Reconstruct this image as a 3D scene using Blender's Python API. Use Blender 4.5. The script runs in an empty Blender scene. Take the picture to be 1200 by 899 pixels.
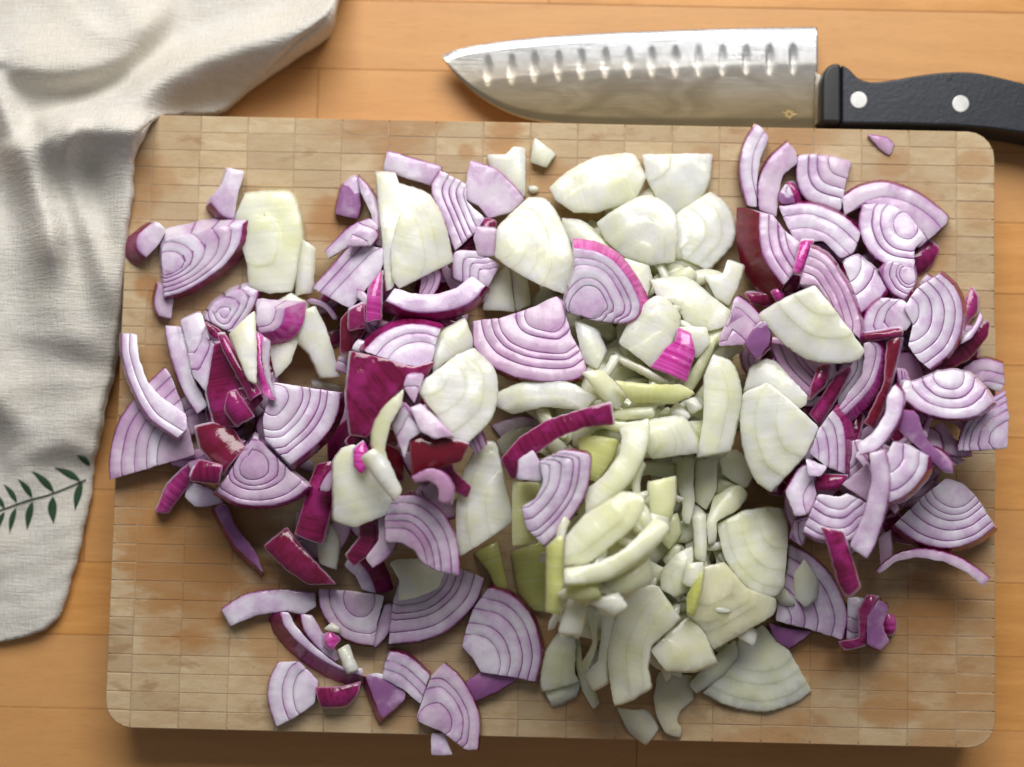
import bpy, bmesh, math, random
import numpy as np
from mathutils import Vector, Matrix, Euler
from mathutils.geometry import delaunay_2d_cdt

random.seed(11)
RNG = np.random.default_rng(5)
scene = bpy.context.scene
COL = scene.collection

# ---------------------------------------------------------------- camera
FPX = 1500.0                                   # focal length in pixels of a 1200 px wide picture
CAM = Vector((-0.01545, -0.0187, 0.5827 + 0.03))
ROT = (0.0646, 0.0065, 0.0224)
cd = bpy.data.cameras.new('camera')
cam = bpy.data.objects.new('camera', cd)
COL.objects.link(cam)
cam.location = CAM
cam.rotation_mode = 'XYZ'
cam.rotation_euler = ROT
cd.sensor_width = 36.0
cd.lens = FPX * 36.0 / 1200.0
cd.clip_start = 0.01
cd.clip_end = 50
cd.dof.use_dof = True
cd.dof.focus_distance = 0.555
cd.dof.aperture_fstop = 3.6
scene.camera = cam
scene.render.resolution_x = 1024
scene.render.resolution_y = 767

# ---------------------------------------------------------------- light
w = bpy.data.worlds.new('World')
scene.world = w
w.use_nodes = True
bg = w.node_tree.nodes['Background']
bg.inputs[0].default_value = (0.92, 0.93, 0.98, 1)
bg.inputs[1].default_value = 0.155

def area(name, loc, target, size, size_y, power, colour):
    ld = bpy.data.lights.new(name, 'AREA')
    ld.shape = 'RECTANGLE'
    ld.size, ld.size_y, ld.energy, ld.color = size, size_y, power, colour
    o = bpy.data.objects.new(name, ld)
    COL.objects.link(o)
    o.location = loc
    o.rotation_euler = (Vector(target) - Vector(loc)).to_track_quat('-Z', 'Y').to_euler()
    return o
area('window_light', (0.05, 0.94, 0.90), (0, 0.02, 0), 1.05, 0.75, 24.0, (1.0, 0.98, 0.95))

vs = scene.view_settings
vs.view_transform = 'Standard'
vs.look = 'None'
vs.exposure = 0.0
vs.gamma = 1.0

# ---------------------------------------------------------------- helpers
RM = np.array(Euler(ROT, 'XYZ').to_matrix())
CP = np.array(CAM)
ZB = 0.030                                     # height of the board's top above the table

def rays(px):
    """directions of the sight lines through pixels (n,2) of the 1200 x 899 photograph"""
    px = np.atleast_2d(np.asarray(px, float))
    d = np.stack([(px[:, 0] - 600) / FPX, -(px[:, 1] - 449.5) / FPX, -np.ones(len(px))], 1)
    return d @ RM.T

def on_plane(px, a, b=0.0, c=0.0):
    """where those sight lines meet the plane z = a + b x + c y"""
    d = rays(px)
    a = np.asarray(a, float)
    t = (a + b * CP[0] + c * CP[1] - CP[2]) / (d[:, 2] - b * d[:, 0] - c * d[:, 1])
    return CP + d * t[:, None]

def tag(o, label=None, cat=None, group=None, kind=None):
    if label: o['label'] = label
    if cat: o['category'] = cat
    if group: o['group'] = group
    if kind: o['kind'] = kind
    return o

def empty(name, loc=(0, 0, 0)):
    o = bpy.data.objects.new(name, None)
    COL.objects.link(o)
    o.location = loc
    o.empty_display_size = 0.01
    return o

def mesh_obj(name, verts, faces, mat, parent=None, loc=(0, 0, 0), smooth=True, attrs=None, flat=None):
    me = bpy.data.meshes.new(name)
    loc = np.asarray(loc, float)
    me.from_pydata((np.asarray(verts) - loc).tolist(), [], faces)
    if smooth:
        sm = np.ones(len(me.polygons), bool)
        if flat is not None: sm[flat] = False
        me.polygons.foreach_set('use_smooth', sm)
    for k, v in (attrs or {}).items():
        me.attributes.new(k, 'FLOAT', 'POINT').data.foreach_set('value', np.asarray(v, np.float32))
    if mat: me.materials.append(mat)
    o = bpy.data.objects.new(name, me)
    COL.objects.link(o)
    if parent is None:
        o.location = loc
    else:
        o.parent = parent
        o.location = loc - np.array(parent.location)
    return o

# ---------------------------------------------------------------- materials
class NT:
    def __init__(s, name):
        s.m = bpy.data.materials.new(name)
        s.m.use_nodes = True
        s.t = s.m.node_tree
        s.b = s.t.nodes['Principled BSDF']
    def n(s, typ, **kw):
        x = s.t.nodes.new(typ)
        for k, v in kw.items():
            if k in ('inp',):
                for i, q in v.items():
                    if hasattr(q, 'is_output') or isinstance(q, bpy.types.NodeSocket): s.t.links.new(q, x.inputs[i])
                    else: x.inputs[i].default_value = q
            else: setattr(x, k, v)
        return x
    def link(s, a, b): s.t.links.new(a, b)
    def mix(s, f, a, b, mode='MIX'):
        x = s.n('ShaderNodeMix', data_type='RGBA', blend_type=mode)
        for i, q in ((0, f), (6, a), (7, b)):
            if isinstance(q, bpy.types.NodeSocket): s.link(q, x.inputs[i])
            else: x.inputs[i].default_value = q if i == 0 else (*q, 1)
        return x.outputs[2]
    def math(s, op, a, b=0.0, clamp=False):
        x = s.n('ShaderNodeMath', operation=op, use_clamp=clamp)
        for i, q in ((0, a), (1, b)):
            if isinstance(q, bpy.types.NodeSocket): s.link(q, x.inputs[i])
            else: x.inputs[i].default_value = q
        return x.outputs[0]
    def ramp(s, f, lo, hi, a=0.0, b=1.0, smooth=True):
        x = s.n('ShaderNodeMapRange', interpolation_type='SMOOTHSTEP' if smooth else 'LINEAR')
        s.link(f, x.inputs[0])
        for i, q in ((1, lo), (2, hi), (3, a), (4, b)): x.inputs[i].default_value = q
        return x.outputs[0]
    def attr(s, name):
        return s.n('ShaderNodeAttribute', attribute_name=name).outputs['Fac']
    def noise(s, vec, scale, detail=3, rough=0.5, dist=0.0):
        x = s.n('ShaderNodeTexNoise')
        if vec is not None: s.link(vec, x.inputs['Vector'])
        x.inputs['Scale'].default_value = scale
        x.inputs['Detail'].default_value = detail
        x.inputs['Roughness'].default_value = rough
        x.inputs['Distortion'].default_value = dist
        return x.outputs[0]
    def bump(s, h, strength, dist=0.001):
        x = s.n('ShaderNodeBump')
        s.link(h, x.inputs['Height'])
        x.inputs['Strength'].default_value = strength
        x.inputs['Distance'].default_value = dist
        s.link(x.outputs[0], s.b.inputs['Normal'])
    def pos(s, sx=1, sy=1, sz=1, off=None):
        g = s.n('ShaderNodeNewGeometry').outputs['Position']
        m = s.n('ShaderNodeMapping')
        s.link(g, m.inputs[0])
        m.inputs['Scale'].default_value = (sx, sy, sz)
        if off is not None: s.link(off, m.inputs['Location'])
        return m.outputs[0]

def onion_material(name, red):
    t = NT(name)
    oi = t.n('ShaderNodeObjectInfo')
    sep = t.n('ShaderNodeSeparateColor')
    t.link(oi.outputs['Color'], sep.inputs[0])
    pink, hue, rnd = sep.outputs[0], sep.outputs[1], sep.outputs[2]
    d, sk, e, a = t.attr('d'), t.attr('sk'), t.attr('e'), t.attr('a')
    # streaks run across a strip, so they vary along its length
    cv = t.n('ShaderNodeCombineXYZ')
    t.link(t.math('MULTIPLY', a, 0.11), cv.inputs[0])
    t.link(t.math('MULTIPLY', rnd, 37.0), cv.inputs[1])
    streak = t.noise(cv.outputs[0], 2.2, 4, 0.65)
    p = t.pos()
    blotch = t.noise(p, 90, 3, 0.55)
    fine = t.noise(p, 900, 3, 0.6)
    if red:
        flesh = t.mix(t.ramp(blotch, 0.38, 0.66), (0.77, 0.70, 0.81), (0.61, 0.45, 0.65))
        flesh = t.mix(t.ramp(t.noise(p, 1500, 2, 0.6), 0.45, 0.75, 0.0, 0.35), flesh, (0.86, 0.84, 0.88))
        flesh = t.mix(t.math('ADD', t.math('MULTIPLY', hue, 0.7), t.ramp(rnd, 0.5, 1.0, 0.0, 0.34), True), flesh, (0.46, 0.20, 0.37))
        grad = t.ramp(d, 0.0, 8.0, 0.44, 0.0)
        flesh = t.mix(grad, flesh, (0.46, 0.20, 0.47))
        wob = t.ramp(blotch, 0.3, 0.7, 1.5, 2.5)
        line = t.math('MULTIPLY', t.math('SUBTRACT', 1.0, t.math('DIVIDE', d, wob), True), 1.5, True)
        flesh = t.mix(t.math('MULTIPLY', line, t.ramp(blotch, 0.34, 0.52, 0.42, 0.80)), flesh, (0.24, 0.060, 0.24))
        deep = t.mix(t.ramp(streak, 0.36, 0.66), (0.13, 0.006, 0.036), (0.24, 0.010, 0.085))
        deep = t.mix(t.ramp(blotch, 0.42, 0.68), deep, (0.33, 0.022, 0.16))
        deep = t.mix(t.ramp(rnd, 0.55, 0.95), deep, (0.16, 0.010, 0.020))
        hot = t.mix(t.ramp(streak, 0.35, 0.68), (0.50, 0.025, 0.27), (0.74, 0.12, 0.52))
        hot = t.mix(t.ramp(blotch, 0.5, 0.75, 0.0, 0.5), hot, (0.72, 0.50, 0.70))
        skin = t.mix(pink, deep, hot)
        rim = t.ramp(e, 0.5, 1.8, 0.42, 0.0)
        skin = t.mix(t.math('MULTIPLY', rim, t.attr('rim')), skin, (0.72, 0.42, 0.60))
        col = t.mix(sk, flesh, skin)
        rough = t.ramp(sk, 0, 1, 0.36, 0.16, False)
        sss = 0.22
    else:
        flesh = t.mix(t.ramp(blotch, 0.35, 0.7), (0.93, 0.94, 0.79), (0.89, 0.91, 0.61))
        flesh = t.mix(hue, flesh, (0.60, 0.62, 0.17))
        grad = t.ramp(d, 0.0, 6.0, 0.35, 0.0)
        flesh = t.mix(grad, flesh, (0.70, 0.74, 0.50))
        line = t.math('MULTIPLY', t.math('SUBTRACT', 1.0, t.math('DIVIDE', d, 1.5), True), 1.2, True)
        flesh = t.mix(t.math('MULTIPLY', line, 0.28), flesh, (0.62, 0.66, 0.36))
        flesh = t.mix(t.math('MULTIPLY', t.ramp(streak, 0.45, 0.75), 0.25), flesh, (0.88, 0.90, 0.82))
        flesh = t.mix(t.math('MULTIPLY', pink, 1.0), flesh, (0.70, 0.50, 0.30))
        col = flesh
        rough = None
        sss = 0.75
    t.link(col, t.b.inputs['Base Color'])
    if rough is not None: t.link(rough, t.b.inputs['Roughness'])
    else: t.b.inputs['Roughness'].default_value = 0.36
    t.b.inputs['Subsurface Weight'].default_value = sss
    t.b.inputs['Subsurface Radius'].default_value = (1.0, 0.75, 0.6) if red else (1.0, 0.97, 0.55)
    t.b.inputs['Subsurface Scale'].default_value = 0.006 if red else 0.011
    t.b.inputs['Coat Weight'].default_value = 0.32
    t.b.inputs['Coat Roughness'].default_value = 0.09
    t.b.inputs['Specular IOR Level'].default_value = 0.45
    soft = t.noise(cv.outputs[0], 0.9, 2, 0.5)
    tr = t.n('ShaderNodeBsdfTranslucent')
    t.link(t.mix(0.35, col, (0.85, 0.40, 0.62) if red else (0.90, 0.93, 0.50)), tr.inputs[0])
    ms = t.n('ShaderNodeMixShader')
    ms.inputs[0].default_value = 0.06 if red else 0.13
    t.link(t.b.outputs[0], ms.inputs[1]); t.link(tr.outputs[0], ms.inputs[2])
    t.link(ms.outputs[0], t.t.nodes['Material Output'].inputs[0])
    h = t.math('ADD', t.math('MULTIPLY', fine, 0.12), t.math('ADD', t.math('MULTIPLY', t.math('MULTIPLY', soft, 0.9), (sk if red else 0.8)), t.math('MULTIPLY', blotch, 1.2)))
    t.bump(h, 0.50, 0.0010)
    return t.m
M_RED = onion_material('red_onion', True)
M_WHITE = onion_material('white_onion', False)

def wood_block_material():
    t = NT('board_wood')
    oi = t.n('ShaderNodeObjectInfo')
    r = oi.outputs['Random']
    off = t.n('ShaderNodeCombineXYZ')
    t.link(t.math('MULTIPLY', r, 9.0), off.inputs[0]); t.link(t.math('MULTIPLY', r, 5.0), off.inputs[1])
    grain = t.noise(t.pos(1, 3, 1, off.outputs[0]), 70, 5, 0.65, 0.3)
    fleck = t.noise(t.pos(1, 1.6, 1, off.outputs[0]), 850, 3, 0.6)
    big = t.noise(t.pos(1, 1.3, 1), 13, 4, 0.55, 0.4)
    mid = t.noise(t.pos(1, 2.2, 1), 42, 4, 0.6, 0.3)
    c = t.mix(t.ramp(grain, 0.3, 0.7), (0.59, 0.465, 0.295), (0.49, 0.355, 0.195))
    c = t.mix(t.ramp(r, 0.0, 1.0, 0.0, 0.75, False), c, (0.40, 0.285, 0.165))
    c = t.mix(t.math('MULTIPLY', t.ramp(fleck, 0.55, 0.8), 0.25), c, (0.26, 0.17, 0.09))
    # juice-soaked stains
    c = t.mix(t.math('MULTIPLY', t.ramp(big, 0.46, 0.64), 0.75), c, (0.37, 0.19, 0.070))
    c = t.mix(t.math('MULTIPLY', t.ramp(mid, 0.57, 0.70), 0.50), c, (0.27, 0.14, 0.055))
    scr = t.noise(t.pos(14, 1.5, 1), 240, 2, 0.5, 0.2)
    scr2 = t.noise(t.pos(2, 18, 1), 190, 2, 0.5, 0.2)
    c = t.mix(t.math('MULTIPLY', t.ramp(t.math('MAXIMUM', scr, scr2), 0.66, 0.74), 0.30), c, (0.24, 0.15, 0.08))
    p = t.n('ShaderNodeNewGeometry').outputs['Position']
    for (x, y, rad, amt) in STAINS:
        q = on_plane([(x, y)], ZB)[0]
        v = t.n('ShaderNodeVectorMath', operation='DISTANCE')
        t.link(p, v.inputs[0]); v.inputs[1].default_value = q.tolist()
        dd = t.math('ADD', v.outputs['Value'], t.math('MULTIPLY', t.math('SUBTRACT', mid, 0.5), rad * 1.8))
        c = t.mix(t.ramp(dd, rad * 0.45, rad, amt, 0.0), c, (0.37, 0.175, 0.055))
    t.link(c, t.b.inputs['Base Color'])
    t.b.inputs['Roughness'].default_value = 0.52
    t.b.inputs['Specular IOR Level'].default_value = 0.35
    t.bump(t.math('ADD', grain, t.math('SUBTRACT', t.math('MULTIPLY', fleck, 0.5), t.math('MULTIPLY', t.ramp(t.math('MAXIMUM', scr, scr2), 0.66, 0.74), 0.6))), 0.35, 0.0006)
    return t.m
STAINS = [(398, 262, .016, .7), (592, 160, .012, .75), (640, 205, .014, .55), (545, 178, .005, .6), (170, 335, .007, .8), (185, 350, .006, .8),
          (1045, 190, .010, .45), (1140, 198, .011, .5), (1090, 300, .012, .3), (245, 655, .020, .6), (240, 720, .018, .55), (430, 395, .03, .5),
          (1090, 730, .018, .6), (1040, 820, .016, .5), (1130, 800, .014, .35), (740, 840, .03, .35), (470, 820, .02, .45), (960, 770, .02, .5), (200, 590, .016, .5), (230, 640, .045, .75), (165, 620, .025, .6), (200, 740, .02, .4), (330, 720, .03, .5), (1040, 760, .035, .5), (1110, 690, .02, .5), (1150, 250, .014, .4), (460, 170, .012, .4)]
M_BOARD = wood_block_material()

def simple(name, col, rough=0.5, metal=0.0, bump=None, spec=0.5):
    t = NT(name)
    n = t.noise(t.pos(), 120, 4, 0.6)
    c = t.mix(t.ramp(n, 0.3, 0.7), tuple(x * 0.82 for x in col), tuple(min(1, x * 1.12) for x in col))
    t.link(c, t.b.inputs['Base Color'])
    t.b.inputs['Roughness'].default_value = rough
    t.b.inputs['Metallic'].default_value = metal
    t.b.inputs['Specular IOR Level'].default_value = spec
    if bump: t.bump(t.noise(t.pos(), bump[0], 3, 0.6), bump[1], 0.0006)
    return t.m
M_BOARD_EDGE = simple('board_side_wood', (0.40, 0.28, 0.165), 0.6, bump=(300, .3))

def plank_material():
    t = NT('table_wood')
    oi = t.n('ShaderNodeObjectInfo')
    r = oi.outputs['Random']
    off = t.n('ShaderNodeCombineXYZ')
    t.link(t.math('MULTIPLY', r, 7.0), off.inputs[0]); t.link(t.math('MULTIPLY', r, 3.0), off.inputs[1])
    grain = t.noise(t.pos(1, 9, 1, off.outputs[0]), 16, 6, 0.62, 0.6)
    fine = t.noise(t.pos(1, 14, 1, off.outputs[0]), 110, 4, 0.6, 0.2)
    c = t.mix(t.ramp(grain, 0.30, 0.70), (0.67, 0.33, 0.10), (0.54, 0.245, 0.064))
    c = t.mix(t.ramp(r, 0, 1, 0, 0.75, False), c, (0.58, 0.31, 0.125))
    pore = t.noise(t.pos(1, 22, 1, off.outputs[0]), 260, 3, 0.7)
    c = t.mix(t.math('MULTIPLY', t.ramp(pore, 0.56, 0.72), 0.30), c, (0.22, 0.09, 0.03))
    c = t.mix(t.math('MULTIPLY', t.ramp(fine, 0.5, 0.8), 0.35), c, (0.25, 0.10, 0.03))
    t.link(c, t.b.inputs['Base Color'])
    t.b.inputs['Roughness'].default_value = 0.42
    t.b.inputs['Specular IOR Level'].default_value = 0.35
    t.bump(fine, 0.15, 0.0005)
    return t.m
M_PLANK = plank_material()
M_DARK = simple('joint_filler', (0.38, 0.20, 0.09), 0.8)

def cloth_material():
    t = NT('linen')
    p = t.pos()
    wv = t.n('ShaderNodeTexWave', wave_type='BANDS', bands_direction='X')
    t.link(p, wv.inputs[0]); wv.inputs['Scale'].default_value = 520; wv.inputs['Distortion'].default_value = 0.8; wv.inputs['Detail'].default_value = 2
    wh = t.n('ShaderNodeTexWave', wave_type='BANDS', bands_direction='Y')
    t.link(p, wh.inputs[0]); wh.inputs['Scale'].default_value = 520; wh.inputs['Distortion'].default_value = 0.8; wh.inputs['Detail'].default_value = 2
    slub = t.noise(t.pos(1, 9, 1), 90, 4, 0.6)
    slub2 = t.noise(t.pos(9, 1, 1), 90, 4, 0.6)
    big = t.noise(p, 22, 3, 0.5)
    c = t.mix(t.ramp(slub, 0.35, 0.7), (0.78, 0.765, 0.73), (0.71, 0.69, 0.635))
    c = t.mix(t.math('MULTIPLY', t.ramp(big, 0.4, 0.7), 0.4), c, (0.76, 0.70, 0.59))
    wv2 = t.math('MULTIPLY', wv.outputs['Fac'], wh.outputs['Fac'])
    c = t.mix(t.ramp(wv2, 0.0, 0.4, 0.22, 0.0), c, (0.46, 0.40, 0.31))
    t.link(c, t.b.inputs['Base Color'])
    t.b.inputs['Roughness'].default_value = 0.9
    t.b.inputs['Specular IOR Level'].default_value = 0.1
    tx, ty = t.noise(t.pos(1, 12, 1), 190, 3, 0.6), t.noise(t.pos(12, 1, 1), 190, 3, 0.6)
    c2 = t.mix(t.ramp(t.math('ADD', tx, ty), 0.80, 1.2, 0.0, 0.30), c, (0.52, 0.46, 0.37))
    t.link(c2, t.b.inputs['Base Color'])
    h = t.math('ADD', t.math('ADD', tx, ty), t.math('ADD', slub, slub2))
    t.bump(h, 0.70, 0.0009)
    return t.m
M_CLOTH = cloth_material()
M_LEAF = simple('green_thread', (0.035, 0.075, 0.040), 0.8, bump=(2500, .8), spec=.15)

def blade_material():
    t = NT('wet_steel')
    p = t.pos()
    brushed = t.noise(t.pos(1, 30, 1), 60, 4, 0.6)
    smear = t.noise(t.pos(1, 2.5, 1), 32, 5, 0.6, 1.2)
    drop = t.n('ShaderNodeTexVoronoi', feature='DISTANCE_TO_EDGE')
    t.link(p, drop.inputs['Vector']); drop.inputs['Scale'].default_value = 300
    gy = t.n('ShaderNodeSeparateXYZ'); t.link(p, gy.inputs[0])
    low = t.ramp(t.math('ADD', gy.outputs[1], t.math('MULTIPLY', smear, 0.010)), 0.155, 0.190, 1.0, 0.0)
    c = t.mix(low, (0.54, 0.55, 0.56), (0.55, 0.42, 0.235))  # warm reflection painted into the base colour of the lower blade
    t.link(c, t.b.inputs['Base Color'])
    t.b.inputs['Metallic'].default_value = 0.92
    t.link(t.ramp(smear, 0.2, 0.8, 0.17, 0.23), t.b.inputs['Roughness'])
    t.bump(t.math('ADD', brushed, t.math('MULTIPLY', smear, 0.15)), 0.05, 0.0006)
    return t.m
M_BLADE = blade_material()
M_RIVET = simple('rivet_steel', (0.62, 0.62, 0.60), 0.4, 0.6)
M_HANDLE = simple('black_handle_plastic', (0.014, 0.018, 0.027), 0.42, bump=(500, .25))
M_BOLSTER = simple('black_handle_end', (0.010, 0.010, 0.013), 0.45)
M_GOLD = simple('painted_glint', (0.75, 0.50, 0.18), 0.3, 0.8)

# ================================================================ the table: a base sheet and its planks
base = mesh_obj('tabletop', [(-1.3, -1.0, -.022), (1.3, -1.0, -.022), (1.3, 1.1, -.022), (-1.3, 1.1, -.022),
                             (-1.3, -1.0, -.0025), (1.3, -1.0, -.0025), (1.3, 1.1, -.0025), (-1.3, 1.1, -.0025)],
                [(3, 2, 1, 0), (4, 5, 6, 7), (0, 1, 5, 4), (1, 2, 6, 5), (2, 3, 7, 6), (3, 0, 4, 7)], M_DARK, smooth=False)
tag(base, 'orange brown wooden tabletop of glued staves', None, None, 'structure')
def chamfered(poly, ztop, zbot, ins):
    """a prism over a convex outline whose top edge is chamfered"""
    n = len(poly)
    P = np.array(poly, float)
    c = P.mean(0)
    nx, pv = np.roll(P, -1, 0) - P, P - np.roll(P, 1, 0)
    def nor(v): v = v / np.linalg.norm(v, axis=1)[:, None]; return np.stack([-v[:, 1], v[:, 0]], 1)
    m = nor(nx) + nor(pv)
    m /= np.maximum((m * m).sum(1)[:, None], 1e-9) / 2.0
    T = P + m * ins
    V = [(x, y, zbot) for x, y in P] + [(x, y, ztop - ins) for x, y in P] + [(x, y, ztop) for x, y in T]
    F = [tuple(range(2 * n, 3 * n))]
    for i in range(n):
        j = (i + 1) % n
        F += [(i, j, n + j, n + i), (n + i, n + j, 2 * n + j, 2 * n + i)]
    return V, F
PW = 0.0345
y_seam = on_plane([(90, 744)], 0.0)[0][1]
V, F = chamfered([(-.3, -PW / 2 + .0001), (.3, -PW / 2 + .0001), (.3, PW / 2 - .0001), (-.3, PW / 2 - .0001)], 0, -.002, .00015)
plank_me = bpy.data.meshes.new('plank'); plank_me.from_pydata(V, [], F); plank_me.materials.append(M_PLANK)
k0 = int((-0.55 - y_seam) / PW)
for k in range(k0, k0 + 38):
    y = y_seam + (k + .5) * PW
    xo = random.uniform(-.3, .3)
    for i in (-2, -1, 0, 1, 2):
        x = xo + i * .6002
        if abs(x) > 1.0: continue
        o = bpy.data.objects.new('plank', plank_me)
        COL.objects.link(o); o.parent = base
        o.location = (x, y, random.uniform(-.00008, .00008))

# ================================================================ the cutting board
BW, BH = 0.40, 0.2805
board = empty('cutting_board', (0, 0, 0))
tag(board, 'worn butcher block cutting board of small wooden blocks, under the chopped onions', 'cutting board')
def rounded(hw, hh, r, n=8):
    pts = []
    for cx, cy, a0 in ((hw - r, hh - r, 0), (-hw + r, hh - r, 90), (-hw + r, -hh + r, 180), (hw - r, -hh + r, 270)):
        for i in range(n + 1):
            a = math.radians(a0 + 90 * i / n)
            pts.append((cx + r * math.cos(a), cy + r * math.sin(a)))
    return pts
OUT = rounded(BW / 2, BH / 2, .0125)
n = len(OUT)
prof = [(.0, .0035, .003), (.0, .0, .0065), (0, 0, .0262), (0, .0006, .0288), (0, .0018, .02975)]
V, F = [], []
for _, ins, z in prof:
    s = rounded(BW / 2 - ins, BH / 2 - ins, .0125 - ins)
    V += [(x, y, z) for x, y in s]
for k in range(len(prof) - 1):
    for i in range(n):
        j = (i + 1) % n
        F.append((k * n + i, k * n + j, (k + 1) * n + j, (k + 1) * n + i))
F.append(tuple(range((len(prof) - 1) * n, len(prof) * n)))
F.append(tuple(range(n - 1, -1, -1)))
core = mesh_obj('board_core', V, F, M_BOARD_EDGE, board, smooth=False)
for sx in (-1, 1):
    for sy in (-1, 1):
        vv, ff = chamfered([(sx * .17 + .009 * math.cos(a), sy * .115 + .009 * math.sin(a)) for a in np.arange(0, 6.28, .6283)][:10], .0032, 0.0001, .0003)
        mesh_obj('rubber_foot', vv, ff, M_BOLSTER, board, (sx * .17, sy * .115, 0), smooth=False)

def clip_convex(poly, clip):
    out = list(poly)
    for i in range(len(clip)):
        a, b = clip[i], clip[(i + 1) % len(clip)]
        src, out = out, []
        for j in range(len(src)):
            p, q = src[j - 1], src[j]
            sp = (b[0] - a[0]) * (p[1] - a[1]) - (b[1] - a[1]) * (p[0] - a[0])
            sq = (b[0] - a[0]) * (q[1] - a[1]) - (b[1] - a[1]) * (q[0] - a[0])
            if (sp >= 0) != (sq >= 0):
                t = sp / (sp - sq)
                out.append((p[0] + t * (q[0] - p[0]), p[1] + t * (q[1] - p[1])))
            if sq >= 0: out.append(q)
        if not out: return []
    res = []
    for p in out:
        if not res or math.dist(p, res[-1]) > 2e-4: res.append(p)
    if len(res) > 1 and math.dist(res[0], res[-1]) <= 2e-4: res.pop()
    return res
CLIP = rounded(BW / 2 - .0003, BH / 2 - .0003, .0122, 5)
colx = [-BW / 2] + [-BW / 2 + .0115 + .0218 * i for i in range(18)] + [BW / 2]
colx = [x for x in colx if x <= BW / 2 - .004] + [BW / 2] if colx[-2] > BW / 2 - .004 else colx
nrow = 34
rowy = [-BH / 2 + BH * i / nrow for i in range(nrow + 1)]
PILE = [(195, 380), (230, 300), (390, 210), (500, 200), (830, 190), (900, 200), (1080, 260), (1155, 400), (1165, 500), (1130, 640), (1000, 700),
        (900, 790), (700, 820), (520, 800), (400, 760), (330, 640), (150, 500)]
def inside(poly, x, y):
    c = False
    for i in range(len(poly)):
        x1, y1 = poly[i - 1]; x2, y2 = poly[i]
        if (y1 > y) != (y2 > y) and x < (x2 - x1) * (y - y1) / (y2 - y1) + x1: c = not c
    return c
PILE_W = [tuple(on_plane([p], ZB)[0][:2]) for p in PILE]
hidden_v, hidden_f = [], []
G = .00006
shared = {}
for i in range(len(colx) - 1):
    for j in range(nrow):
        x0, x1, y0, y1 = colx[i] + G, colx[i + 1] - G, rowy[j] + G, rowy[j + 1] - G
        cx, cy = (x0 + x1) / 2, (y0 + y1) / 2
        dz = random.uniform(-.00011, .00011)
        if inside(PILE_W, cx, cy):
            vv, ff = chamfered([(x0, y0), (x1, y0), (x1, y1), (x0, y1)], ZB + dz, ZB - .0019, .00014)
            k = len(hidden_v); hidden_v += vv; hidden_f += [tuple(q + k for q in f) for f in ff]
            continue
        edge = i in (0, len(colx) - 2) or j in (0, nrow - 1)
        if edge:
            pl = clip_convex([(x0, y0), (x1, y0), (x1, y1), (x0, y1)], CLIP)
            if len(pl) < 3: continue
            vv, ff = chamfered(pl, ZB + dz - .0001, ZB - .0019, .0004)
            mesh_obj('wood_block', vv, ff, M_BOARD, board, (cx, cy, ZB), smooth=False)
        else:
            key = round(x1 - x0, 5)
            if key not in shared:
                hx, hy = (x1 - x0) / 2, (y1 - y0) / 2
                vv, ff = chamfered([(-hx, -hy), (hx, -hy), (hx, hy), (-hx, hy)], 0, -.0019, .00014)
                me = bpy.data.meshes.new('wood_block'); me.from_pydata(vv, [], ff); me.materials.append(M_BOARD)
                shared[key] = me
            o = bpy.data.objects.new('wood_block', shared[key])
            COL.objects.link(o); o.parent = board; o.location = (cx, cy, ZB + dz)
            o.scale = (random.uniform(.985, 1.003), random.uniform(.965, 1.006), 1)
hb = mesh_obj('wood_block_field', hidden_v, hidden_f, M_BOARD, board, smooth=False)
hb['kind'] = 'stuff'

# ================================================================ the knife
def catmull(pts, step):
    P = np.array(pts, float)
    if len(P) < 3:
        L = np.linalg.norm(P[-1] - P[0]); n = max(1, int(L / step))
        return np.array([P[0] + (P[-1] - P[0]) * t for t in np.linspace(0, 1, n + 1)])
    Q = np.vstack([2 * P[0] - P[1], P, 2 * P[-1] - P[-2]])
    out = []
    for i in range(1, len(Q) - 2):
        n = max(1, int(round(np.linalg.norm(Q[i + 1] - Q[i]) / step)))
        for t in np.arange(n) / n:
            a, b, c, d = Q[i - 1:i + 3]
            out.append(.5 * ((2 * b) + (-a + c) * t + (2 * a - 5 * b + 4 * c - d) * t * t + (-a + 3 * b - 3 * c + d) * t ** 3))
    out.append(P[-1])
    return np.array(out)

ZK = 0.0125
knife = empty('kitchen_knife', tuple(on_plane([(960, 100)], ZK)[0][:2]) + (0,))
tag(knife, 'large kitchen knife with wet scalloped blade and black riveted handle, behind the board', 'knife')
spine = catmull([(518, 64), (535, 57), (560, 51.5), (600, 46), (640, 42), (700, 38), (760, 35.5), (860, 32), (958, 30.5)], 1.6)
edge = catmull([(518, 66), (530, 82), (550, 103), (575, 121), (605, 135), (640, 143), (700, 148), (800, 150.5), (959, 151)], 1.6)
nx_, ny_ = 270, 60
sx_ = np.linspace(518, 958, nx_)
gv = np.zeros((nx_, ny_, 2))
for k, x in enumerate(sx_):
    a = np.interp(x, spine[:, 0], spine[:, 1]); b = np.interp(x, edge[:, 0], edge[:, 1])
    t = np.linspace(0, 1, ny_) ** 1.15
    gv[k, :, 0] = x; gv[k, :, 1] = a + (b - a) * t
D = gv.reshape(-1, 2)
W3 = on_plane(D, ZK)
depth = (gv[:, :, 1] - gv[:, :1, 1]).reshape(-1)          # px below the spine
blade_h = (gv[:, -1:, 1] - gv[:, :1, 1]).repeat(ny_, 1).reshape(-1)
dz = np.zeros(len(D))
dz -= .0014 * np.clip(1 - depth / 9.0, 0, 1) ** 1.12       # rounded spine facing the window
dz -= .0010 * np.clip((depth - 45) / 70, 0, 1)
dz -= .0006 * np.clip((depth / np.maximum(blade_h, 1) - .9) / .1, 0, 1)
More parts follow.
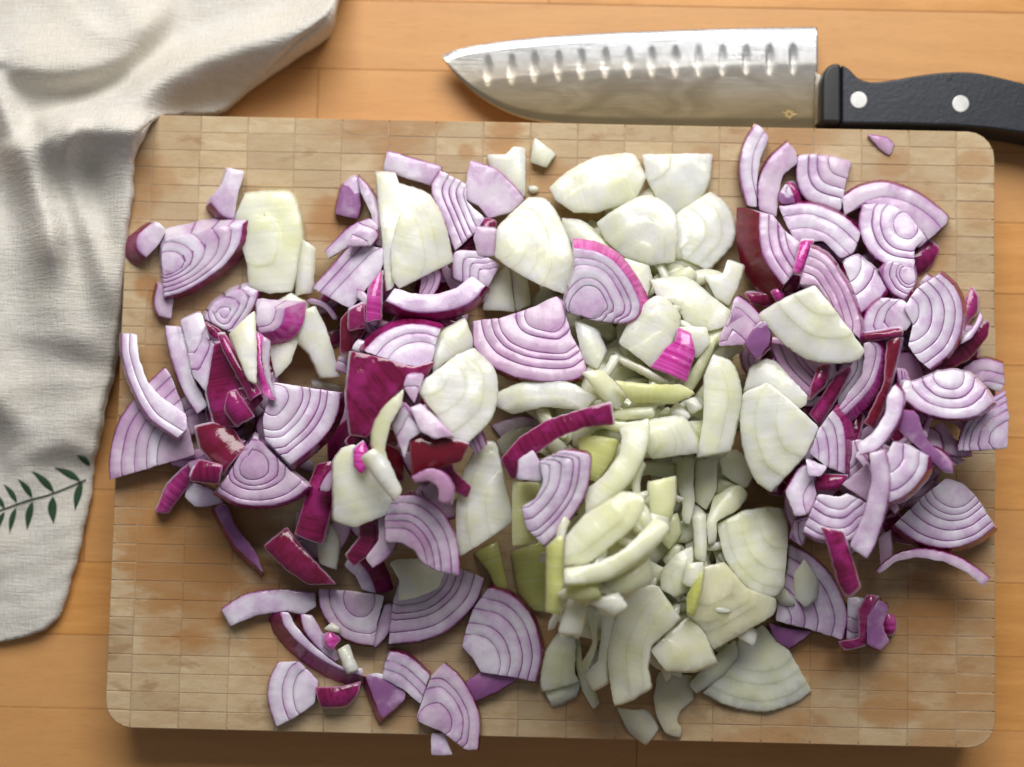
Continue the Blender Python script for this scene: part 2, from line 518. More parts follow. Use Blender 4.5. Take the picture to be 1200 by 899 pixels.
DX = [572, 599.6, 626.6, 654.5, 681.5, 709.4, 737, 764, 791.6, 818.6, 846.8, 874.5, 902, 929.4]
for k, x in enumerate(DX):
    cy = np.interp(x, [572, 700, 930], [83, 74, 69])
    q = ((D[:, 0] - x) / 5.6) ** 2 + ((D[:, 1] - cy) / 19) ** 2
    dz -= .00028 * np.clip(1 - q, 0, 1) ** 1.1
W3[:, 2] += dz
nrm = len(W3)
bot = W3.copy(); bot[:, 2] = ZK - .0034 + .0012 * np.clip(depth / 110, 0, 1)
bot[:, 2] = np.minimum(bot[:, 2], W3[:, 2] - .0002)
F = []
idx = lambda i, j: i * ny_ + j
for i in range(nx_ - 1):
    for j in range(ny_ - 1):
        F.append((idx(i, j), idx(i, j + 1), idx(i + 1, j + 1), idx(i + 1, j)))
top_n = len(F)
for i in range(nx_ - 1):
    F.append((idx(i, 0), idx(i + 1, 0), nrm + idx(i + 1, 0), nrm + idx(i, 0)))
    j = ny_ - 1
    F.append((idx(i + 1, j), idx(i, j), nrm + idx(i, j), nrm + idx(i + 1, j)))
for j in range(ny_ - 1):
    F.append((idx(nx_ - 1, j), idx(nx_ - 1, j + 1), nrm + idx(nx_ - 1, j + 1), nrm + idx(nx_ - 1, j)))
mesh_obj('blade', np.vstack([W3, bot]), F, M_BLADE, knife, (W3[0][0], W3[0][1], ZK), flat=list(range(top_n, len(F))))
# a small gold star painted in for the glint near the heel
sv, sf = [], []
for a in np.arange(0, 6.28, 6.283 / 9):
    r0, r1 = random.uniform(1.5, 3), random.uniform(4, 9)
    d = np.array((math.cos(a), math.sin(a))); m = np.array((-d[1], d[0]))
    c = np.array((925, 134))
    q = [c + d * r0 + m * .5, c + d * r1 + m * .3, c + d * r1 - m * .3, c + d * r0 - m * .5]
    k = len(sv); sv += on_plane(q, ZK - .00075).tolist(); sf.append((k, k + 1, k + 2, k + 3))
mesh_obj('glint_star', sv, sf, M_GOLD, knife, sv[0], smooth=False)

def solid(name, outline, ztop, zbot, mat, parent, bev, seg=3):
    P = on_plane(outline, ztop)
    n = len(P)
    V = [(p[0], p[1], ztop) for p in P] + [(p[0], p[1], zbot) for p in P]
    top = list(range(n))
    area2 = sum(P[i][0] * P[(i + 1) % n][1] - P[(i + 1) % n][0] * P[i][1] for i in range(n))
    if area2 < 0: top = top[::-1]
    F = [tuple(top), tuple((n + i) for i in top[::-1])]
    for k in range(n):
        i, j = top[k], top[(k + 1) % n]
        F.append((i, n + i, n + j, j))
    o = mesh_obj(name, V, F, mat, parent, P.mean(0), smooth=True)
    m = o.modifiers.new('bevel', 'BEVEL'); m.width = bev; m.segments = seg; m.limit_method = 'ANGLE'; m.angle_limit = math.radians(40)
    m.harden_normals = False
    w_ = o.modifiers.new('wn', 'WEIGHTED_NORMAL')
    return o
ZH = .021
hu = catmull([(987, 75), (996, 81), (1006, 91), (1020, 95.5), (1042, 94), (1070, 89), (1105, 84.5), (1140, 84.5), (1170, 90), (1205, 99), (1260, 117), (1305, 142), (1322, 172)], 6)
hl = catmull([(1322, 172), (1310, 179), (1280, 175), (1240, 165), (1200, 156), (1160, 150.5), (1120, 147)], 6)
solid('handle', np.vstack([hu, hl[1:], [(1060, 145.5), (987, 144.5)]]), ZH, .0015, M_HANDLE, knife, .0032)
solid('handle_end', np.vstack([catmull([(963.5, 143.5), (963.5, 100), (965, 87), (970, 78), (978, 74), (986.3, 74.5)], 4), [(986.3, 144)]]), ZH + .0001, .0015, M_BOLSTER, knife, .0022)
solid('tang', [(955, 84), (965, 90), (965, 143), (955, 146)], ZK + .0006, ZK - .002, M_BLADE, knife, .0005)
for (x, y) in ((1006.5, 117), (1126, 121.5)):
    solid('rivet', [(x + 10 * math.cos(a), y + 10 * math.sin(a)) for a in np.arange(0, 6.28, 6.283 / 24)][:24], ZH + .0004, ZH - .002, M_RIVET, knife, .0003, 2)
solid('notch', [(1108, 86.5), (1117, 86.5), (1116, 94), (1110, 95)], ZH + .00015, ZH - .002, M_BOLSTER, knife, .0002, 1)

# ================================================================ the tea towel
EDGE = [(-60, 425), (0, 392), (20, 384), (45, 352), (70, 326), (100, 297), (128, 268), (131.5, 258), (134, 205), (137, 190), (143, 176), (150, 168), (165, 160), (190, 158), (230, 156), (300, 148),
        (400, 139), (450, 130), (480, 122), (540, 112), (600, 104), (660, 90), (700, 79), (725, 68), (738, 54), (746, 32), (751, 10), (755, -20), (757, -90)]
ey = [e[0] for e in EDGE]; ex = [e[1] for e in EDGE]
RIDGES = [  # polyline, height mm, widths px on its two sides (left/upper, right/lower)
    ([(430, -25), (392, 8), (345, 34), (280, 52), (225, 72), (185, 94), (150, 122), (110, 141), (62, 154)], 27, 30, 13),
    ([(-30, 60), (0, 120), (22, 175), (42, 225), (56, 265), (60, 310), (60, 350)], 16, 13, 15),
    ([(84, 150), (77, 192), (90, 236), (106, 280), (118, 330), (122, 380)], 9, 11, 9),
    ([(66, 290), (80, 340), (90, 390), (85, 430)], 9, 44, 40),
    ([(20, 78), (70, 82), (120, 74), (152, 56), (178, 22), (205, -20)], 15, 34, 14),
    ([(160, 150), (148, 210), (142, 300), (134, 400)], 6, 18, 12),
    ([(-20, 270), (-12, 360), (-8, 440), (0, 520)], 10, 20, 16),
    ([(0, 640), (40, 632), (92, 604)], .9, 6, 7), ([(0, 668), (50, 655), (88, 640)], .8, 6, 6), ([(0, 694), (40, 690), (80, 668)], 1.0, 6, 7),
    ([(0, 722), (40, 716), (70, 700)], 1.0, 6, 6), ([(-10, 470), (40, 505), (110, 490)], 5, 16, 22), ([(20, 540), (70, 520), (112, 530)], 3, 9, 10),
    ([(-10, 660), (10, 600), (30, 560)], 3, 12, 12), ([(100, 30), (135, 42), (160, 30)], 3, 7, 7)]
def ridge_h(P):
    h = np.zeros(len(P))
    for pl, amp, wl, wr in RIDGES:
        C = catmull(pl, 8)
        best = np.full(len(P), 1e9); sd = np.zeros(len(P)); tt = np.zeros(len(P))
        for k in range(len(C) - 1):
            a, b = C[k], C[k + 1]; ab = b - a
            t = np.clip(((P - a) @ ab) / (ab @ ab), 0, 1)
            q = P - a - t[:, None] * ab
            dd = np.hypot(q[:, 0], q[:, 1])
            m = dd < best
            best[m] = dd[m]; sd[m] = (ab[0] * q[:, 1] - ab[1] * q[:, 0])[m]; tt[m] = ((k + t) / (len(C) - 1))[m]
        wd = np.where(sd < 0, wl, wr)
        # sd > 0 is the side to the right of travel (image y points down)
        end = np.clip((tt - .72) / .28, 0, 1) if amp > 4 and amp < 25 and pl[0][1] < 320 else 0
        h += amp * (1 - .9 * end * end * (3 - 2 * end)) * np.exp(-(best / wd) ** 2 / 2)
    return h * .001
def wrinkle(P):
    x, y = P[:, 0], P[:, 1]
    return .001 * (.9 * np.sin(x * .045 + y * .02 + 1) * np.sin(y * .05 - x * .02) + .5 * np.sin(x * .11 - y * .07) * np.sin(y * .03 + 2) + .25 * np.sin(y * .22 + x * .05 + 2 * np.sin(x * .04)))
def towel_h(P):
    x, y = P[:, 0], P[:, 1]
    base_h = .006 + .012 * np.exp(-((x - 60) / 90) ** 2) * (y > -100) + 0 * x
    # lifted over the corner of the board
    lift = .021 / (1 + np.exp(-(x - 120) / 10)) / (1 + np.exp(-(y - 142) / 4)) / (1 + np.exp((y - 330) / 40))
    low = np.clip((600 - y) / 150, 0.35, 1)
    return base_h * low + lift + ridge_h(P) * 1.1 + wrinkle(P) * .55
NYT, NXT = 330, 220
ys = np.linspace(-60, 756, NYT)
gx = np.zeros((NYT, NXT)); gy = np.zeros((NYT, NXT))
UX = np.linspace(-110, 432, NXT)
for r_, y in enumerate(ys):
    gx[r_] = UX
    gy[r_] = y
hz = towel_h(np.stack([gx.ravel(), gy.ravel()], 1)).reshape(NYT, NXT)
def blur(h, k):
    for _ in range(k):
        p = np.pad(h, 1, mode='edge')
        h = (p[1:-1, 1:-1] * 2 + p[:-2, 1:-1] + p[2:, 1:-1] + p[1:-1, :-2] + p[1:-1, 2:]) / 6
    return h
hz = blur(hz, 14)
HZG = hz.copy()
for r_, y in enumerate(ys):
    xr = np.interp(y, ey, ex) + .8 * math.sin(y * .09) + .5 * math.sin(y * .23)
    over = gx[r_] > xr
    hz[r_, over] = np.interp(xr, UX, hz[r_])
    gx[r_, over] = xr
P2 = np.stack([gx.ravel(), gy.ravel()], 1)
# the edge rolls over
d_edge = gx[:, -1:] - gx
hz -= np.minimum(.003, hz * .4) * np.clip(1 - d_edge / 7, 0, 1) ** 2
hz = np.maximum(hz, .0015)
TW = on_plane(P2, hz.ravel()).reshape(NYT, NXT, 3)
skirt = []
for (inx, fr) in ((.0006, .6), (.0022, .25), (.004, .06)):
    s = TW[:, -1].copy()
    s[:, 0] -= inx
    sup = np.where((TW[:, -1, 0] > -BW / 2 - .002) & (TW[:, -1, 1] < BH / 2 + .001) & (TW[:, -1, 2] > ZB), ZB, 0.0006)
    s[:, 2] = sup + (TW[:, -1, 2] - sup) * fr
    skirt.append(s)
TA = np.concatenate([TW] + [s[:, None, :] for s in skirt], 1)
nc = TA.shape[1]
F = [(r * nc + c, (r + 1) * nc + c, (r + 1) * nc + c + 1, r * nc + c + 1) for r in range(NYT - 1) for c in range(nc - 1) if c >= NXT - 1 or abs(gx[r, c + 1] - gx[r, c]) + abs(gx[r + 1, c + 1] - gx[r + 1, c]) > 1e-6]
towel = mesh_obj('tea_towel', TA.reshape(-1, 3), F, M_CLOTH, None, (TW[200, 60, 0], TW[200, 60, 1], 0))
m = towel.modifiers.new('thickness', 'SOLIDIFY'); m.thickness = .0009; m.offset = -1
tag(towel, 'crumpled natural linen tea towel with green leaf embroidery, left of the board', 'towel')
def towel_at(px, up):
    px = np.atleast_2d(np.array(px, float))
    fx = np.clip((px[:, 0] + 110) / (UX[1] - UX[0]), 0, NXT - 1.001); fy = np.clip((px[:, 1] + 60) / (ys[1] - ys[0]), 0, NYT - 1.001)
    i, j = fy.astype(int), fx.astype(int); u, v = fy - i, fx - j
    h = HZG[i, j] * (1 - u) * (1 - v) + HZG[i + 1, j] * u * (1 - v) + HZG[i, j + 1] * (1 - u) * v + HZG[i + 1, j + 1] * u * v
    return on_plane(px, h + up)
def q3(pts): return [(x * .3, 500 + y * .3) for x, y in pts]
LEAVES = [((352, 152), (300, 112), 13), ((314, 212), (214, 160), 15), ((212, 257), (124, 172), 15), ((126, 277), (70, 204), 13), ((66, 297), (14, 224), 12), ((20, 322), (-40, 250), 12),
          ((320, 213), (293, 328), 16), ((207, 272), (210, 380), 19), ((127, 292), (106, 404), 15), ((62, 316), (38, 416), 12), ((18, 332), (-20, 420), 12)]
for (a, b, wd) in LEAVES:
    a, b = np.array(q3([a, b]))
    wd = wd * .3
    ax = b - a; nn = np.array((-ax[1], ax[0])) / np.linalg.norm(ax)
    T = np.linspace(0, 1, 9); wv = wd * np.sin(np.pi * T ** .85) * (1 - .15 * T)
    mid = a + T[:, None] * ax + nn * (np.sin(np.pi * T) * 1.2)[:, None]
    l, r_ = mid + nn * wv[:, None], mid - nn * wv[:, None]
    V = np.vstack([towel_at(l, .0002), towel_at(mid, .0008), towel_at(r_, .0002)])
    F = []
    for k in range(8): F += [(k, k + 1, 9 + k + 1, 9 + k), (9 + k, 9 + k + 1, 18 + k + 1, 18 + k)]
    mesh_obj('embroidered_leaf', V, F, M_LEAF, towel, V.mean(0))
st = catmull(q3([(-60, 350), (15, 322), (110, 288), (200, 263), (335, 208)]), 2.5)
tn = np.gradient(st, axis=0); tn /= np.linalg.norm(tn, axis=1)[:, None]; nn = np.stack([-tn[:, 1], tn[:, 0]], 1)
V = np.vstack([towel_at(st + nn * .85, .0001), towel_at(st, .0009), towel_at(st - nn * .85, .0001)]); k = len(st)
F = []
for i in range(k - 1): F += [(i, i + 1, k + i + 1, k + i), (k + i, k + i + 1, 2 * k + i + 1, 2 * k + i)]
mesh_obj('embroidered_stem', V, F, M_LEAF, towel, V.mean(0))

# ================================================================ the onion pieces
FR = dict(A=(100, 120), B=(100, 340), C=(100, 540), D=(360, 140), E=(360, 340), G=(240, 540), H=(300, 670), I=(500, 480),
          J=(600, 140), K=(600, 340), L=(600, 500), M=(600, 670), N=(840, 130), O=(900, 300), Q=(900, 480), R=(800, 640))
def pts(fr, s):
    if not s: return np.zeros((0, 2))
    ox, oy = FR[fr]
    return np.array([[ox + float(a) / 4, oy + float(b) / 4] for a, b in (q.split(',') for q in s.split())])

# what has been laid so far: the height of the heap on a 1.5 mm grid
CELL = .0015
HX0, HY0, HNX, HNY = -.26, -.20, 347, 267
HM = np.full((HNX, HNY), ZB)
HCX = HX0 + CELL * (np.arange(HNX) + .5)
HCY = HY0 + CELL * (np.arange(HNY) + .5)
def cells_in(poly):
    x0, y0 = poly.min(0); x1, y1 = poly.max(0)
    i0, i1 = max(0, int((x0 - HX0) / CELL)), min(HNX, int((x1 - HX0) / CELL) + 2)
    j0, j1 = max(0, int((y0 - HY0) / CELL)), min(HNY, int((y1 - HY0) / CELL) + 2)
    X, Y = np.meshgrid(HCX[i0:i1], HCY[j0:j1], indexing='ij')
    return (i0, j0, X, Y, in_poly(poly, X.ravel(), Y.ravel()).reshape(X.shape))
def in_poly(poly, x, y):
    c = np.zeros(len(x), bool)
    for i in range(len(poly)):
        x1, y1 = poly[i - 1]; x2, y2 = poly[i]
        if y1 == y2: continue
        m = ((y1 > y) != (y2 > y)) & (x < (x2 - x1) * (y - y1) / (y2 - y1) + x1)
        c ^= m
    return c
def dist_loop(P, poly, closed=True):
    best = np.full(len(P), 1e9)
    n = len(poly)
    for i in range(n if closed else n - 1):
        a, b = poly[i], poly[(i + 1) % n]
        ab = b - a
        t = np.clip(((P - a) @ ab) / max(ab @ ab, 1e-9), 0, 1)
        q = P - a - t[:, None] * ab
        best = np.minimum(best, np.hypot(q[:, 0], q[:, 1]))
    return best

def rest_on(outline, th, maxtilt, back=.12, named=True):
    """a resting plane for a piece: it settles on what lies under it"""
    a, b, c = ZB + th, 0.0, 0.0
    for it in range(3):
        W = on_plane(outline, a, b, c)[:, :2]
        i0, j0, X, Y, m = cells_in(W)
        if m.sum() < 3: m[:] = True
        h = HM[i0:i0 + X.shape[0], j0:j0 + X.shape[1]][m]
        x, y = X[m], Y[m]
        mx, my = x.mean(), y.mean()
        A = np.stack([np.ones(len(x)), x - mx, y - my], 1)
        lam = np.diag([0, 1, 1]) * len(x) * 2.0e-5
        s = np.linalg.solve(A.T @ A + lam, A.T @ h)
        g = math.hypot(s[1], s[2])
        if g > maxtilt: s[1] *= maxtilt / g; s[2] *= maxtilt / g
        s[2] = min(s[2], back)
        b, c = s[1], s[2]
        r = h - (s[1] * (x - mx) + s[2] * (y - my))
        a0 = np.percentile(r, 92 if not named else 94.5)
        a = a0 - b * mx - c * my + th
    return a, b, c, (i0, j0, X, Y, m)

COUNT = [0]
PLACED = []
def lay(kind, fr, outer, rest, cen=None, n=1, label='', th=None, fl=0, pk=0.0, hu=0.0, sh=None, dm=None, tin=0.0, tilt=0.22,
        cat='onion slice', group=None, name=None, lift=0.0, rim=1.0):
    """kind r: cut face of red onion; w: white onion; s: red onion with its skin side up.
    outer is the curved skin-side edge, rest the cut edges, cen the point its layers close round."""
    COUNT[0] += 1
    rg = random.Random(COUNT[0] * 7 + 3)
    O_ = outer if not isinstance(outer, str) else pts(fr, outer)
    R_ = rest if not isinstance(rest, str) else pts(fr, rest)
    red = kind != 'w'
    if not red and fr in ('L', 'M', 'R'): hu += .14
    if th is None: th = {'r': .0058, 'w': .0042, 's': .0034}[kind]
    if dm is None: dm = {'r': .0006, 'w': .0026, 's': .0034}[kind]
    if kind == 'w': th *= .78
    layered = cen is not None
    if layered:
        oc = catmull(O_, 3.0)
        c = np.array(cen, float) / 4 + np.array(FR[fr]) if fr else np.array(cen, float)
        rr = catmull(np.vstack([O_[-1:], R_, O_[:1]]), 3.5) if len(R_) > 5 and rg.random() < .0 else \
            np.vstack([catmull(np.array(q), 4) for q in zip(np.vstack([O_[-1:], R_]), np.vstack([R_, O_[:1]]))])
        loop = np.vstack([oc, rr])
    else:
        Q = np.vstack([O_, R_])
        loop = np.vstack([catmull(np.array((Q[i], Q[(i + 1) % len(Q)])), 3.5) for i in range(len(Q))])
        c = loop.mean(0)
    keep = [0]
    for i in range(1, len(loop)):
        if np.hypot(*(loop[i] - loop[keep[-1]])) > .6: keep.append(i)
    if np.hypot(*(loop[keep[-1]] - loop[0])) < .6: keep.pop()
    loop = loop[keep]
    # soften corners and give the cut a little wander
    for _ in range(1):
        loop = loop * .7 + (np.roll(loop, 1, 0) + np.roll(loop, -1, 0)) * .15
    ph = rg.uniform(0, 6)
    ar = np.arange(len(loop))
    rj = np.random.default_rng(COUNT[0])
    loop = loop + rj.uniform(-.38, .38, loop.shape) + .10 * np.stack([np.sin(ar * 1.3 + ph), np.cos(ar * 1.7 + ph)], 1)
    area2 = (loop[:, 0] * np.roll(loop[:, 1], -1) - np.roll(loop[:, 0], -1) * loop[:, 1]).sum()
    if area2 < 0: loop = loop[::-1]
    nx = np.roll(loop, -1, 0) - np.roll(loop, 1, 0)
    nl = nx / np.maximum(np.linalg.norm(nx, axis=1), 1e-6)[:, None]
    nin = np.stack([-nl[:, 1], nl[:, 0]], 1)               # inward for this turn
    bev = min(1.5, .18 * math.sqrt(abs(area2) / 2))
    inner = loop + nin * bev
    verts = [tuple(p) for p in loop]; edges = [(i, (i + 1) % len(loop)) for i in range(len(loop))]
    k = len(verts)
    ok = in_poly(loop, inner[:, 0], inner[:, 1]) & (dist_loop(inner, loop) > bev * .8)
    idx = [i for i in range(len(inner)) if ok[i]]
    for q, i in enumerate(idx):
        verts.append(tuple(inner[i]))
        if q and idx[q - 1] == i - 1: edges.append((k + q - 1, k + q))
    ctr = loop.mean(0)
    q = loop - ctr
    ev, evec = np.linalg.eigh(q.T @ q)
    maj, mnr = evec[:, 1], evec[:, 0]
    La, Lb = max(np.abs(q @ maj).max(), 1), max(np.abs(q @ mnr).max(), 1)
    if layered:
        v = oc - c
        th_o = np.unwrap(np.arctan2(v[:, 1], v[:, 0])); r_o = np.hypot(v[:, 0], v[:, 1])
        if th_o[0] > th_o[-1]: th_o, r_o = th_o[::-1], r_o[::-1]
        tm = (th_o[0] + th_o[-1]) / 2
        def Rof(t):
            t = tm + (t - tm + math.pi) % (2 * math.pi) - math.pi
            return np.interp(t, th_o, r_o)
        wa, wk, wp = .075 * (n > 2), rg.choice((2, 3)), rg.uniform(0, 6)
        wob = lambda t, s: 1 + wa * np.sin(wk * t + wp) * (1 - s)
        def sof(P):
            v = P - c
            r = np.hypot(v[:, 0], v[:, 1]); t = np.arctan2(v[:, 1], v[:, 0])
            s0 = r / Rof(t)
            return s0 / wob(t, np.clip(s0, 0, 1))
        sl = sof(loop)
        smin = max(tin, sl.min() if not in_poly(loop, c[:1], c[1:])[0] else 0.0)
        wts = np.array([1.0 + rg.uniform(-.42, .42) for _ in range(n)])
        if n > 2: wts[0] *= 1.5
        lv = smin + (1 - smin) * np.cumsum(wts)[:-1] / wts.sum()
        lv = list(lv)
        Rm = float(np.mean(r_o))
        for t in lv:
            for dt in ((-1.6 / Rm, 0, 1.2 / Rm) if n > 1 else (0,)):
                s = t + dt
                rad = max(Rm * s, 2)
                na = max(12, int(2 * math.pi * rad / 4.5))
                an = np.linspace(0, 2 * math.pi, na, endpoint=False) + rg.random()
                rr_ = Rof(an) * s * wob(an, s)
                P = c + np.stack([np.cos(an), np.sin(an)], 1) * rr_[:, None]
                okp = (dist_loop(P, loop) < 5) | in_poly(loop, P[:, 0], P[:, 1])
                k = len(verts)
                mp = {}
                for i in range(na):
                    if okp[i]: mp[i] = len(verts); verts.append(tuple(P[i]))
                for i in range(na):
                    j = (i + 1) % na
                    if i in mp and j in mp: edges.append((mp[i], mp[j]))
    else:
        lv = []
    if not layered or n == 1 or kind == 'w':               # points to carry the curve of the surface
        st = 7.0
        x0, y0 = loop.min(0); x1, y1 = loop.max(0)
        gx_, gy_ = np.meshgrid(np.arange(x0 + 2, x1, st), np.arange(y0 + 2, y1, st))
        gp = np.stack([gx_.ravel(), gy_.ravel()], 1) + RNG.uniform(-1, 1, (gx_.size, 2))
        gp = gp[in_poly(loop, gp[:, 0], gp[:, 1])]
        if len(gp): gp = gp[dist_loop(gp, loop) > 3.0]
        verts += [tuple(p) for p in gp]
    res = delaunay_2d_cdt([Vector(v) for v in verts], edges, [], 0, 1e-4)
    P = np.array([tuple(v) for v in res[0]]); T = np.array([list(f) for f in res[2] if len(f) == 3])
    tc = P[T].mean(1)
    T = T[in_poly(loop, tc[:, 0], tc[:, 1])]
    tc = P[T].mean(1)
    a, b, c_, cells = rest_on(loop, th + dm * .3, tilt, .04 if kind == 'w' else .12, group is None)
    a += lift
    # the resting plane tells where each point lies; below: its shape
    def shape(Pq, eq, dq, gq):
        qq = Pq - ctr
        u, v = qq @ maj / La, qq @ mnr / Lb
        h = -dm * v * v - dm * .5 * u * u
        h += .0004 * np.sin(Pq[:, 0] * .13 + ph) * np.sin(Pq[:, 1] * .11 + ph * 2) + .00012 * np.sin(Pq[:, 0] * .5 + ph) * np.sin(Pq[:, 1] * .6)
        h -= np.where(eq < .35, .00035, 0)
        if not red and rings:
            sq = sof(Pq)
            for t_ in rings: h += .00026 * np.tanh((t_ - sq) * Rm / 1.5)
        return h - gq
    if sh is None:
        an = rg.uniform(0, 6.28)
        sh = (1.6 * math.cos(an), 1.6 * math.sin(an))
    sh = np.array(sh, float)
    rnd = rg.random()
    cw = on_plane([ctr], a, b, c_)[0]
    i0, j0, X, Y, m = cells
    HM[i0:i0 + X.shape[0], j0:j0 + X.shape[1]][m] = np.maximum(HM[i0:i0 + X.shape[0], j0:j0 + X.shape[1]], (a + b * X + c_ * Y) - dm * .5)[m]
    nm = name or {'r': 'red_onion_slice', 'w': 'white_onion_slice', 's': 'red_onion_strip'}[kind]
    mat = M_RED if red else M_WHITE
    fs = sof(tc) if layered else np.zeros(len(tc))
    nl_ = len(lv) + 1
    rings = lv
    if not red:
        lv, nl_ = [], 1
    multi = nl_ > 1
    built = []
    gap = .13 if red else .03
    for k in range(nl_):
        lo = lv[k - 1] if k else -9
        hi = lv[k] if k < len(lv) else 9
        sel = T[(fs >= lo) & (fs < hi)]
        if len(sel) < 2: continue
        used = np.unique(sel)
        mp = -np.ones(len(P), int); mp[used] = np.arange(len(used))
        F = mp[sel]; Q = P[used].copy()
        e = dist_loop(Q, loop)
        if layered:
            s = sof(Q)
            r = np.maximum(np.hypot(*(Q - c).T), 1e-3)
            loc_R = r / np.maximum(s, 1e-3)
            d_out = ((hi if hi < 9 else 1.0) - s) * loc_R
            if k == 0 and multi: d_out = d_out * 1.8
            d_in = (s - lo) * loc_R if lo > -9 else np.full(len(Q), 99.)
            dirv = (Q - c) / r[:, None]
            if hi < 9: Q = Q - dirv * (np.clip(1 - d_out / .8, 0, 1) * gap)[:, None]
            if lo > -9: Q = Q + dirv * (np.clip(1 - d_in / .8, 0, 1) * gap)[:, None]
            groove = .00032 * (np.clip(1 - np.abs(d_out) / 1.5, 0, 1) * (hi < 9) + np.clip(1 - np.abs(d_in) / 1.1, 0, 1)) * (.7 if red else .22)
            outer_on = (s > 1 - 1.2 / Rm) & (e < .6) if hi >= 9 else np.zeros(len(Q), bool)
        else:
            d_out = np.full(len(Q), 50.); groove = 0; outer_on = np.zeros(len(Q), bool)
            loc_R = 1
        jog = rg.uniform(-.00022, .00022) * (1 if red else .3) if multi else 0.0
        if not red and rings:
            dr = np.full(len(Q), 50.)
            for t_ in rings + [1.0]:
                q_ = (t_ - s) * loc_R
                dr = np.where((q_ > -.2) & (q_ < dr), np.maximum(q_, 0), dr)
            d_out = dr
        top = on_plane(Q, a, b, c_)
        top[:, 2] += shape(Q, e, d_out, groove) + jog
        if layered:
            B2 = Q + (Q - c) * (fl / Rm) + sh
        else:
            B2 = Q + sh
        bt = on_plane(B2, a - th, b, c_)
        bt[:, 2] += shape(Q, np.full(len(Q), 9.), d_out, 0) * .4
        # outward orientation
        p0, p1, p2 = top[F[0]]
        if np.cross(p1 - p0, p2 - p0)[2] < 0: F = F[:, ::-1]
        N = len(Q)
        cnt = {}
        for f in F:
            for i in range(3):
                cnt[(f[i], f[(i + 1) % 3])] = 1
        bd = [ed for ed in cnt if (ed[1], ed[0]) not in cnt]
        V = [top, bt]; faces = [tuple(f) for f in F] + [tuple(f[::-1] + N) for f in F]
        base_n = 2 * N
        sk = [np.full(N, 1.0 if kind == 's' else 0.0)] * 2
        dd = [d_out if red or multi else np.where(d_out > 0, d_out, 0) + 0, np.full(N, 50.)]
        ee = [e, np.full(N, 9.)]
        aa = [(Q - ctr) @ maj] * 2
        WV, WS, WD, WE, WA, flat = [], [], [], [], [], []
        wmap = {}
        def wv(i, skinny, nrm_key):
            key = (i, skinny) if skinny else (i, nrm_key)
            if key not in wmap:
                wmap[key] = base_n + len(WV)
                mid = top[i] * .5 + bt[i] * .5
                if skinny:
                    dv = top[i] - cw; dv[2] = 0; dv /= max(np.linalg.norm(dv), 1e-6)
                    mid = mid + dv * th * .10
                for z in (top[i], mid, bt[i]):
                    WV.append(z); WS.append(1.0 if skinny else 0.0)
                    WD.append(d_out[i] if not skinny else 50.); WE.append(9. if z is not top[i] else (0.8 if skinny else 9.)); WA.append((Q[i] - ctr) @ maj + (Q[i] - ctr) @ mnr * .5)
            return wmap[key]
        for (i, j) in bd:
            skinny = bool(outer_on[i] and outer_on[j])
            ki, kj = wv(i, skinny, 0), wv(j, skinny, 0)
            faces.append((ki, ki + 1, kj + 1, kj)); faces.append((ki + 1, ki + 2, kj + 2, kj + 1))
        V = np.vstack(V + [np.array(WV)])
        at = dict(d=np.concatenate(dd + [np.array(WD)]), sk=np.concatenate(sk + [np.array(WS)]), e=np.concatenate(ee + [np.array(WE)]),
                  a=np.concatenate(aa + [np.array(WA)]), rim=np.full(len(V), rim))
        built.append((V, faces, at))
    loc = np.array((cw[0], cw[1], cw[2] - th))
    if len(built) == 1 or not multi:
        V, faces, at = built[0]
        o = mesh_obj(nm, V, faces, mat, None, loc, attrs=at)
        obs = [o]
    else:
        o = empty(nm, loc)
        obs = [mesh_obj('onion_layer', V, faces, mat, o, loc, attrs=at) for V, faces, at in built]
    for x in obs: x.color = (pk, hu, min(1, max(0, rnd + (rg.uniform(-.3, .3) if len(obs) > 1 else 0))), 1)
    tag(o, label, cat, group)
    PLACED.append((o, ctr, kind, label, group))
    return o

def filler(kind, px, py, rg):
    an = rg.uniform(0, 6.28); L = rg.uniform(24, 44); wd = rg.uniform(12, 24)
    ca, sa = math.cos(an), math.sin(an)
    arc = [(-L, 0), (-L * .5, -wd * .7), (0, -wd), (L * .5, -wd * .7), (L, 0)]
    back = [(L * .75, wd * .7), (0, wd * .15), (-L * .75, wd * .7)]
    T = lambda q: np.array([(px + x * ca - y * sa, py + x * sa + y * ca) for x, y in q])
    return T(arc), T(back), T([(0, L * 1.5)])[0]

# ---------------------------------------------------------------- the bottom of the heap, seen through the gaps
rg0 = random.Random(4)
def heap(kind, cx, cy, rx, ry, step, label, group, **kw):
    y = cy - ry
    while y < cy + ry:
        x = cx - rx + rg0.uniform(0, step)
        while x < cx + rx:
            px, py = x + rg0.uniform(-.3, .3) * step, y + rg0.uniform(-.3, .3) * step
            x += step
            if ((px - cx) / rx) ** 2 + ((py - cy) / ry) ** 2 > 1: continue
            o, r, c = filler(kind, px, py, rg0)
            k2 = 's' if kind == 'r' and rg0.random() < .42 else kind
            if k2 == 's': lay('s', None, o, r, None, 1, label, group=group, **kw)
            else: lay(k2, None, o, r, c, rg0.choice((1, 2, 3)) if kind == 'r' else 1, label, group=group, **kw)
        y += step
WL, WG = 'pale white onion piece buried deep in the middle of the heap', 'white onion pieces buried in the middle of the heap'
RL, RG = 'purple onion piece buried under the heap on the right', 'red onion pieces buried in the right heap'
QL, QG = 'purple onion piece buried under the heap left of the white onion', 'red onion pieces buried in the left heap'
heap('w', 735, 500, 128, 262, 31, WL, WG, hu=.28)
heap('w', 775, 690, 125, 100, 34, WL, WG, hu=.2)
heap('w', 735, 470, 110, 230, 52, WL, WG, hu=.25)
